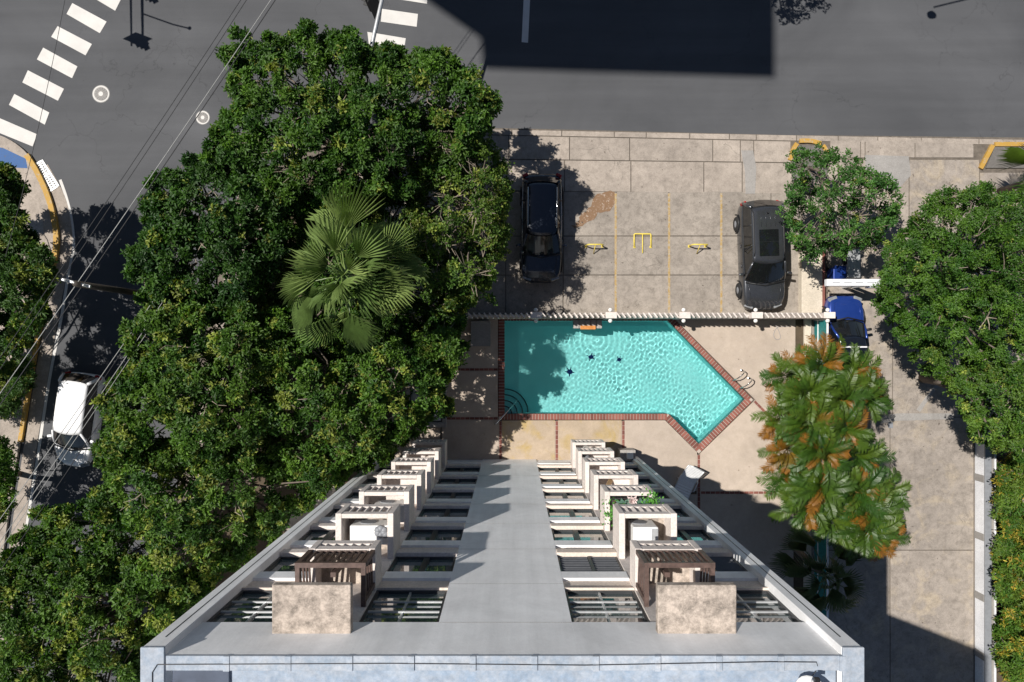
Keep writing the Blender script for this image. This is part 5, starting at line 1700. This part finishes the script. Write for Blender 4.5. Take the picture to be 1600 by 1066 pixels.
tree('driveway_tree', 'dense rounded dark green tree over the driveway', 'tree', [(1382, 400), (1408, 362), (1440, 325), (1490, 288), (1540, 295), (1660, 300), (1660, 560), (1540, 575), (1480, 548), (1415, 535), (1392, 500), (1365, 470)], 7.0, 5.0, 0.95, 0.75, 190, 9, (0.10, 0.055), ((0.026, 0.078, 0.007), (0.082, 0.16, 0.014)), 0.02, GR, mat='leaf_dull', base=(1440, 445), spread=(-0.2, 0.6), clump=16, csize=0.26)
tree('driveway_tree', 'lighter yellow-green tree at the end of the boundary wall', 'tree', [(1410, 532), (1480, 545), (1540, 570), (1660, 555), (1660, 730), (1580, 705), (1530, 692), (1500, 650), (1478, 600), (1440, 572)], 6.4, 4.4, 0.9, 0.75, 150, 9, (0.11, 0.06), ((0.034, 0.09, 0.009), (0.105, 0.175, 0.018)), 0.10, GR, mat='leaf_dull', base=(1440, 590), spread=(-0.2, 0.7), clump=14, csize=0.26)
tree('roadside_tree', 'tree across the main road, out of sight above', 'tree', [(1130, -232), (1230, -242), (1300, -172), (1262, -132), (1150, -142)], 5.6, 4.2, 0.8, 0.9, 30, 9, (0.16, 0.08), base=(1150, -130))
GS = 'shrubs along the right boundary'
for i, (y0, lab) in enumerate(((720, 'bright yellow-green shrub nearest the dense trees on the right edge'), (835, 'middle yellow-green shrub behind the boundary wall'), (950, 'lowest yellow-green shrub at the bottom right corner'))):
    tree('boundary_shrub', lab, 'shrub', [(1568, y0), (1600, y0 - 8), (1680, y0), (1680, y0 + 118), (1585, y0 + 122), (1562, y0 + 90), (1560, y0 + 40)], 1.9, 1.1, 0.55, 0.8, 60, 9, (0.17, 0.055), ((0.05, 0.12, 0.014), (0.13, 0.19, 0.025)), 0.25, GS, base=(1600, y0 + 55), thin=0.3, ycol=(0.30, 0.24, 0.03))


# ------------------------------------------------------------------ palms
def fan_leaf_mesh(name, m, rad=1.0, pet=1.1, seg=20, arc=R(150), droop=0.28):
    mb = MB()
    mb.tube([(0, 0, 0), (pet * 0.5, 0, 0.06), (pet, 0, 0.0)], 0.026, 5, 0.016)
    c = Vector((pet, 0, 0))
    for i in range(seg):
        a0 = -arc / 2 + arc * i / seg; a1 = -arc / 2 + arc * (i + 1) / seg
        am = (a0 + a1) / 2
        ln = rad * (0.72 + 0.28 * math.cos(am)) * random.uniform(0.93, 1.05)

        def pt(a, r, z):
            return c + Vector((r * math.cos(a), r * math.sin(a), z))
        w = (a1 - a0)
        zf = lambda r: -droop * (r / rad) ** 2.2 * rad
        r1, r2 = ln * 0.36, ln
        vs = [c, pt(a0, r1, zf(r1) - 0.045), pt(am, r1, zf(r1) + 0.05), pt(a1, r1, zf(r1) - 0.045),
              pt(a0 + w * 0.22, r1 + (r2 - r1) * 0.5, zf(ln * 0.8)), pt(am, r2 * 0.8, zf(ln * 0.8) + 0.02), pt(a1 - w * 0.22, r1 + (r2 - r1) * 0.5, zf(ln * 0.8)),
              pt(am + random.uniform(-0.03, 0.03), r2, zf(r2) - random.uniform(0, 0.25))]
        mb.add(vs, [(0, 1, 2), (0, 2, 3), (1, 4, 5, 2), (2, 5, 6, 3), (4, 7, 5), (5, 7, 6)])
    return mb.mesh(name, m)


def fan_palm(label, px, py, h, R_, mat_, base, n=34, tint=None, group=None):
    hx, hy = W(px, py, h)
    bx, by = W(*base)
    t = thing('fan_palm', (bx, by, 0.05), label, 'palm tree', group)
    MB().tube([(bx, by, 0), (bx * 0.6 + hx * 0.4, by * 0.6 + hy * 0.4, h * 0.4), (hx, hy, h - 0.2)], 0.17, 10, 0.12).build('trunk', 'bark', t, True)
    inner_m = [fan_leaf_mesh('frond', mat_, R_ * random.uniform(0.36, 0.42), R_ * random.uniform(0.16, 0.30), 13, R(random.uniform(75, 115)), random.uniform(0.05, 0.2)) for _ in range(4)]
    outer_m = [fan_leaf_mesh('frond', mat_, R_ * random.uniform(0.40, 0.50), R_ * random.uniform(0.32, 0.54), 18, R(random.uniform(75, 130)), random.uniform(0.2, 0.6)) for _ in range(7)]
    ni_ = int(n * 0.36)
    for i in range(n):
        inn = i < ni_
        a = i * 2.39996 + random.uniform(-0.25, 0.25)
        el = R(random.uniform(25, 66)) if inn else R(random.uniform(-38, 30))
        sc_ = random.uniform(0.85, 1.15)
        inst('frond', random.choice(inner_m if inn else outer_m), t, (hx, hy, h + (0.15 if inn else -0.1)), (random.uniform(-0.75, 0.75), -el, a), (sc_,) * 3)


random.seed(21)
fan_palm('large grey-green fan palm rising through the left trees', 540, 430, 9.2, 3.0, 'fan', (622, 465), 31, group='fan palms')
fan_palm('dark fan palm deep in the shadow of the building', 1290, 900, 4.2, 2.2, 'fan_dark', (1235, 850), 20, group='fan palms')
fan_palm('fan palm poking in at the right photo edge beside the planter', 1645, 272, 3.6, 2.0, 'areca_green', (1560, 300), 16, group='fan palms')


def feather_mesh(name, m, L=1.5, wid=0.42, pairs=30, arch=0.32, droop=0.55):
    mb = MB()
    def rach(u):
        return Vector((L * u * (1 - 0.12 * u), 0, arch * L * math.sin(u * 1.9) - droop * L * u * u * 0.6))
    mb.tube([rach(i / 8) for i in range(9)], 0.016, 4, 0.005)
    for i in range(pairs):
        u = 0.22 + 0.78 * (i + 0.5) / pairs
        p = rach(u)
        tn = (rach(min(1, u + 0.02)) - rach(u - 0.02)).normalized()
        ln = wid * (math.sin(math.pi * (0.12 + 0.80 * (u - 0.22) / 0.78)) ** 0.6) * random.uniform(0.88, 1.1)
        for s in (-1, 1):
            d = (Vector((0, s, 0)) * random.uniform(0.6, 0.85) + tn * random.uniform(0.55, 0.8) + Vector((0, 0, random.uniform(0.1, 0.45)))).normalized()
            e = p + d * ln - Vector((0, 0, random.uniform(0.1, 0.45) * ln))
            mid = p + d * ln * 0.5 + Vector((0, 0, 0.02))
            w = tn * random.uniform(0.018, 0.026)
            mb.add([p - w * 0.6, p + w * 0.6, mid + w, e, mid - w], [(0, 1, 2, 4), (4, 2, 3)])
    return mb.mesh(name, m)


greens = [feather_mesh('frond', 'areca_green', random.uniform(1.3, 1.75), random.uniform(0.34, 0.46), 34, random.uniform(0.2, 0.42), random.uniform(0.35, 0.75)) for _ in range(6)]
oranges = [feather_mesh('frond', 'areca_orange', random.uniform(1.0, 1.4), random.uniform(0.30, 0.4), 30, random.uniform(0.15, 0.35), random.uniform(0.5, 0.9)) for _ in range(4)]
clumps = [
    ('feather palm clump with green and orange fronds beside the blue car', (1240, 585), [(1236, 592, 4.2), (1285, 575, 4.8), (1330, 590, 4.4), (1262, 620, 5.0), (1312, 628, 5.2), (1345, 625, 4.6)]),
    ('middle feather palm clump with many orange fronds between deck and driveway', (1240, 665), [(1225, 655, 4.2), (1268, 662, 5.2), (1318, 672, 5.2), (1235, 705, 4.6), (1285, 708, 5.4), (1335, 712, 4.6)]),
    ('feather palm clump nearest the building shadow, leaning over the driveway', (1242, 755), [(1240, 752, 4.4), (1285, 762, 5.4), (1338, 770, 4.8), (1300, 812, 5.0), (1352, 830, 4.8), (1262, 790, 4.6), (1356, 800, 4.4), (1374, 774, 3.4), (1372, 838, 3.4)]),
]
for label, base, heads in clumps:
    bx, by = W(*base)
    t = thing('feather_palm', (bx, by, 0.1), label, 'palm tree', 'feather palms beside the driveway')
    for (px, py, h) in heads:
        h += random.uniform(-0.7, 0.6)
        hx, hy = W(px - 6, py - 4, h)
        j = Vector((random.uniform(-0.35, 0.35), random.uniform(-0.6, 0.6)))
        MB().tube([(bx + j.x, by + j.y, 0.05), ((bx + j.x) * 0.65 + hx * 0.35, (by + j.y) * 0.65 + hy * 0.35, h * 0.5), (hx, hy, h)], 0.05, 7, 0.035).build('stem', 'twig', t, True)
        nf = random.randint(18, 23)
        a0 = random.uniform(0, 6.28)
        for i in range(nf):
            org = random.random() < 0.26
            me = random.choice(oranges if org else greens)
            a = a0 + i * 2.39996
            el = R(58) - R(66) * i / nf + random.uniform(-0.15, 0.15)
            s = random.uniform(0.8, 1.06)
            inst('frond', me, t, (hx, hy, h), (random.uniform(-0.4, 0.4), -el, a), (s, s, s))
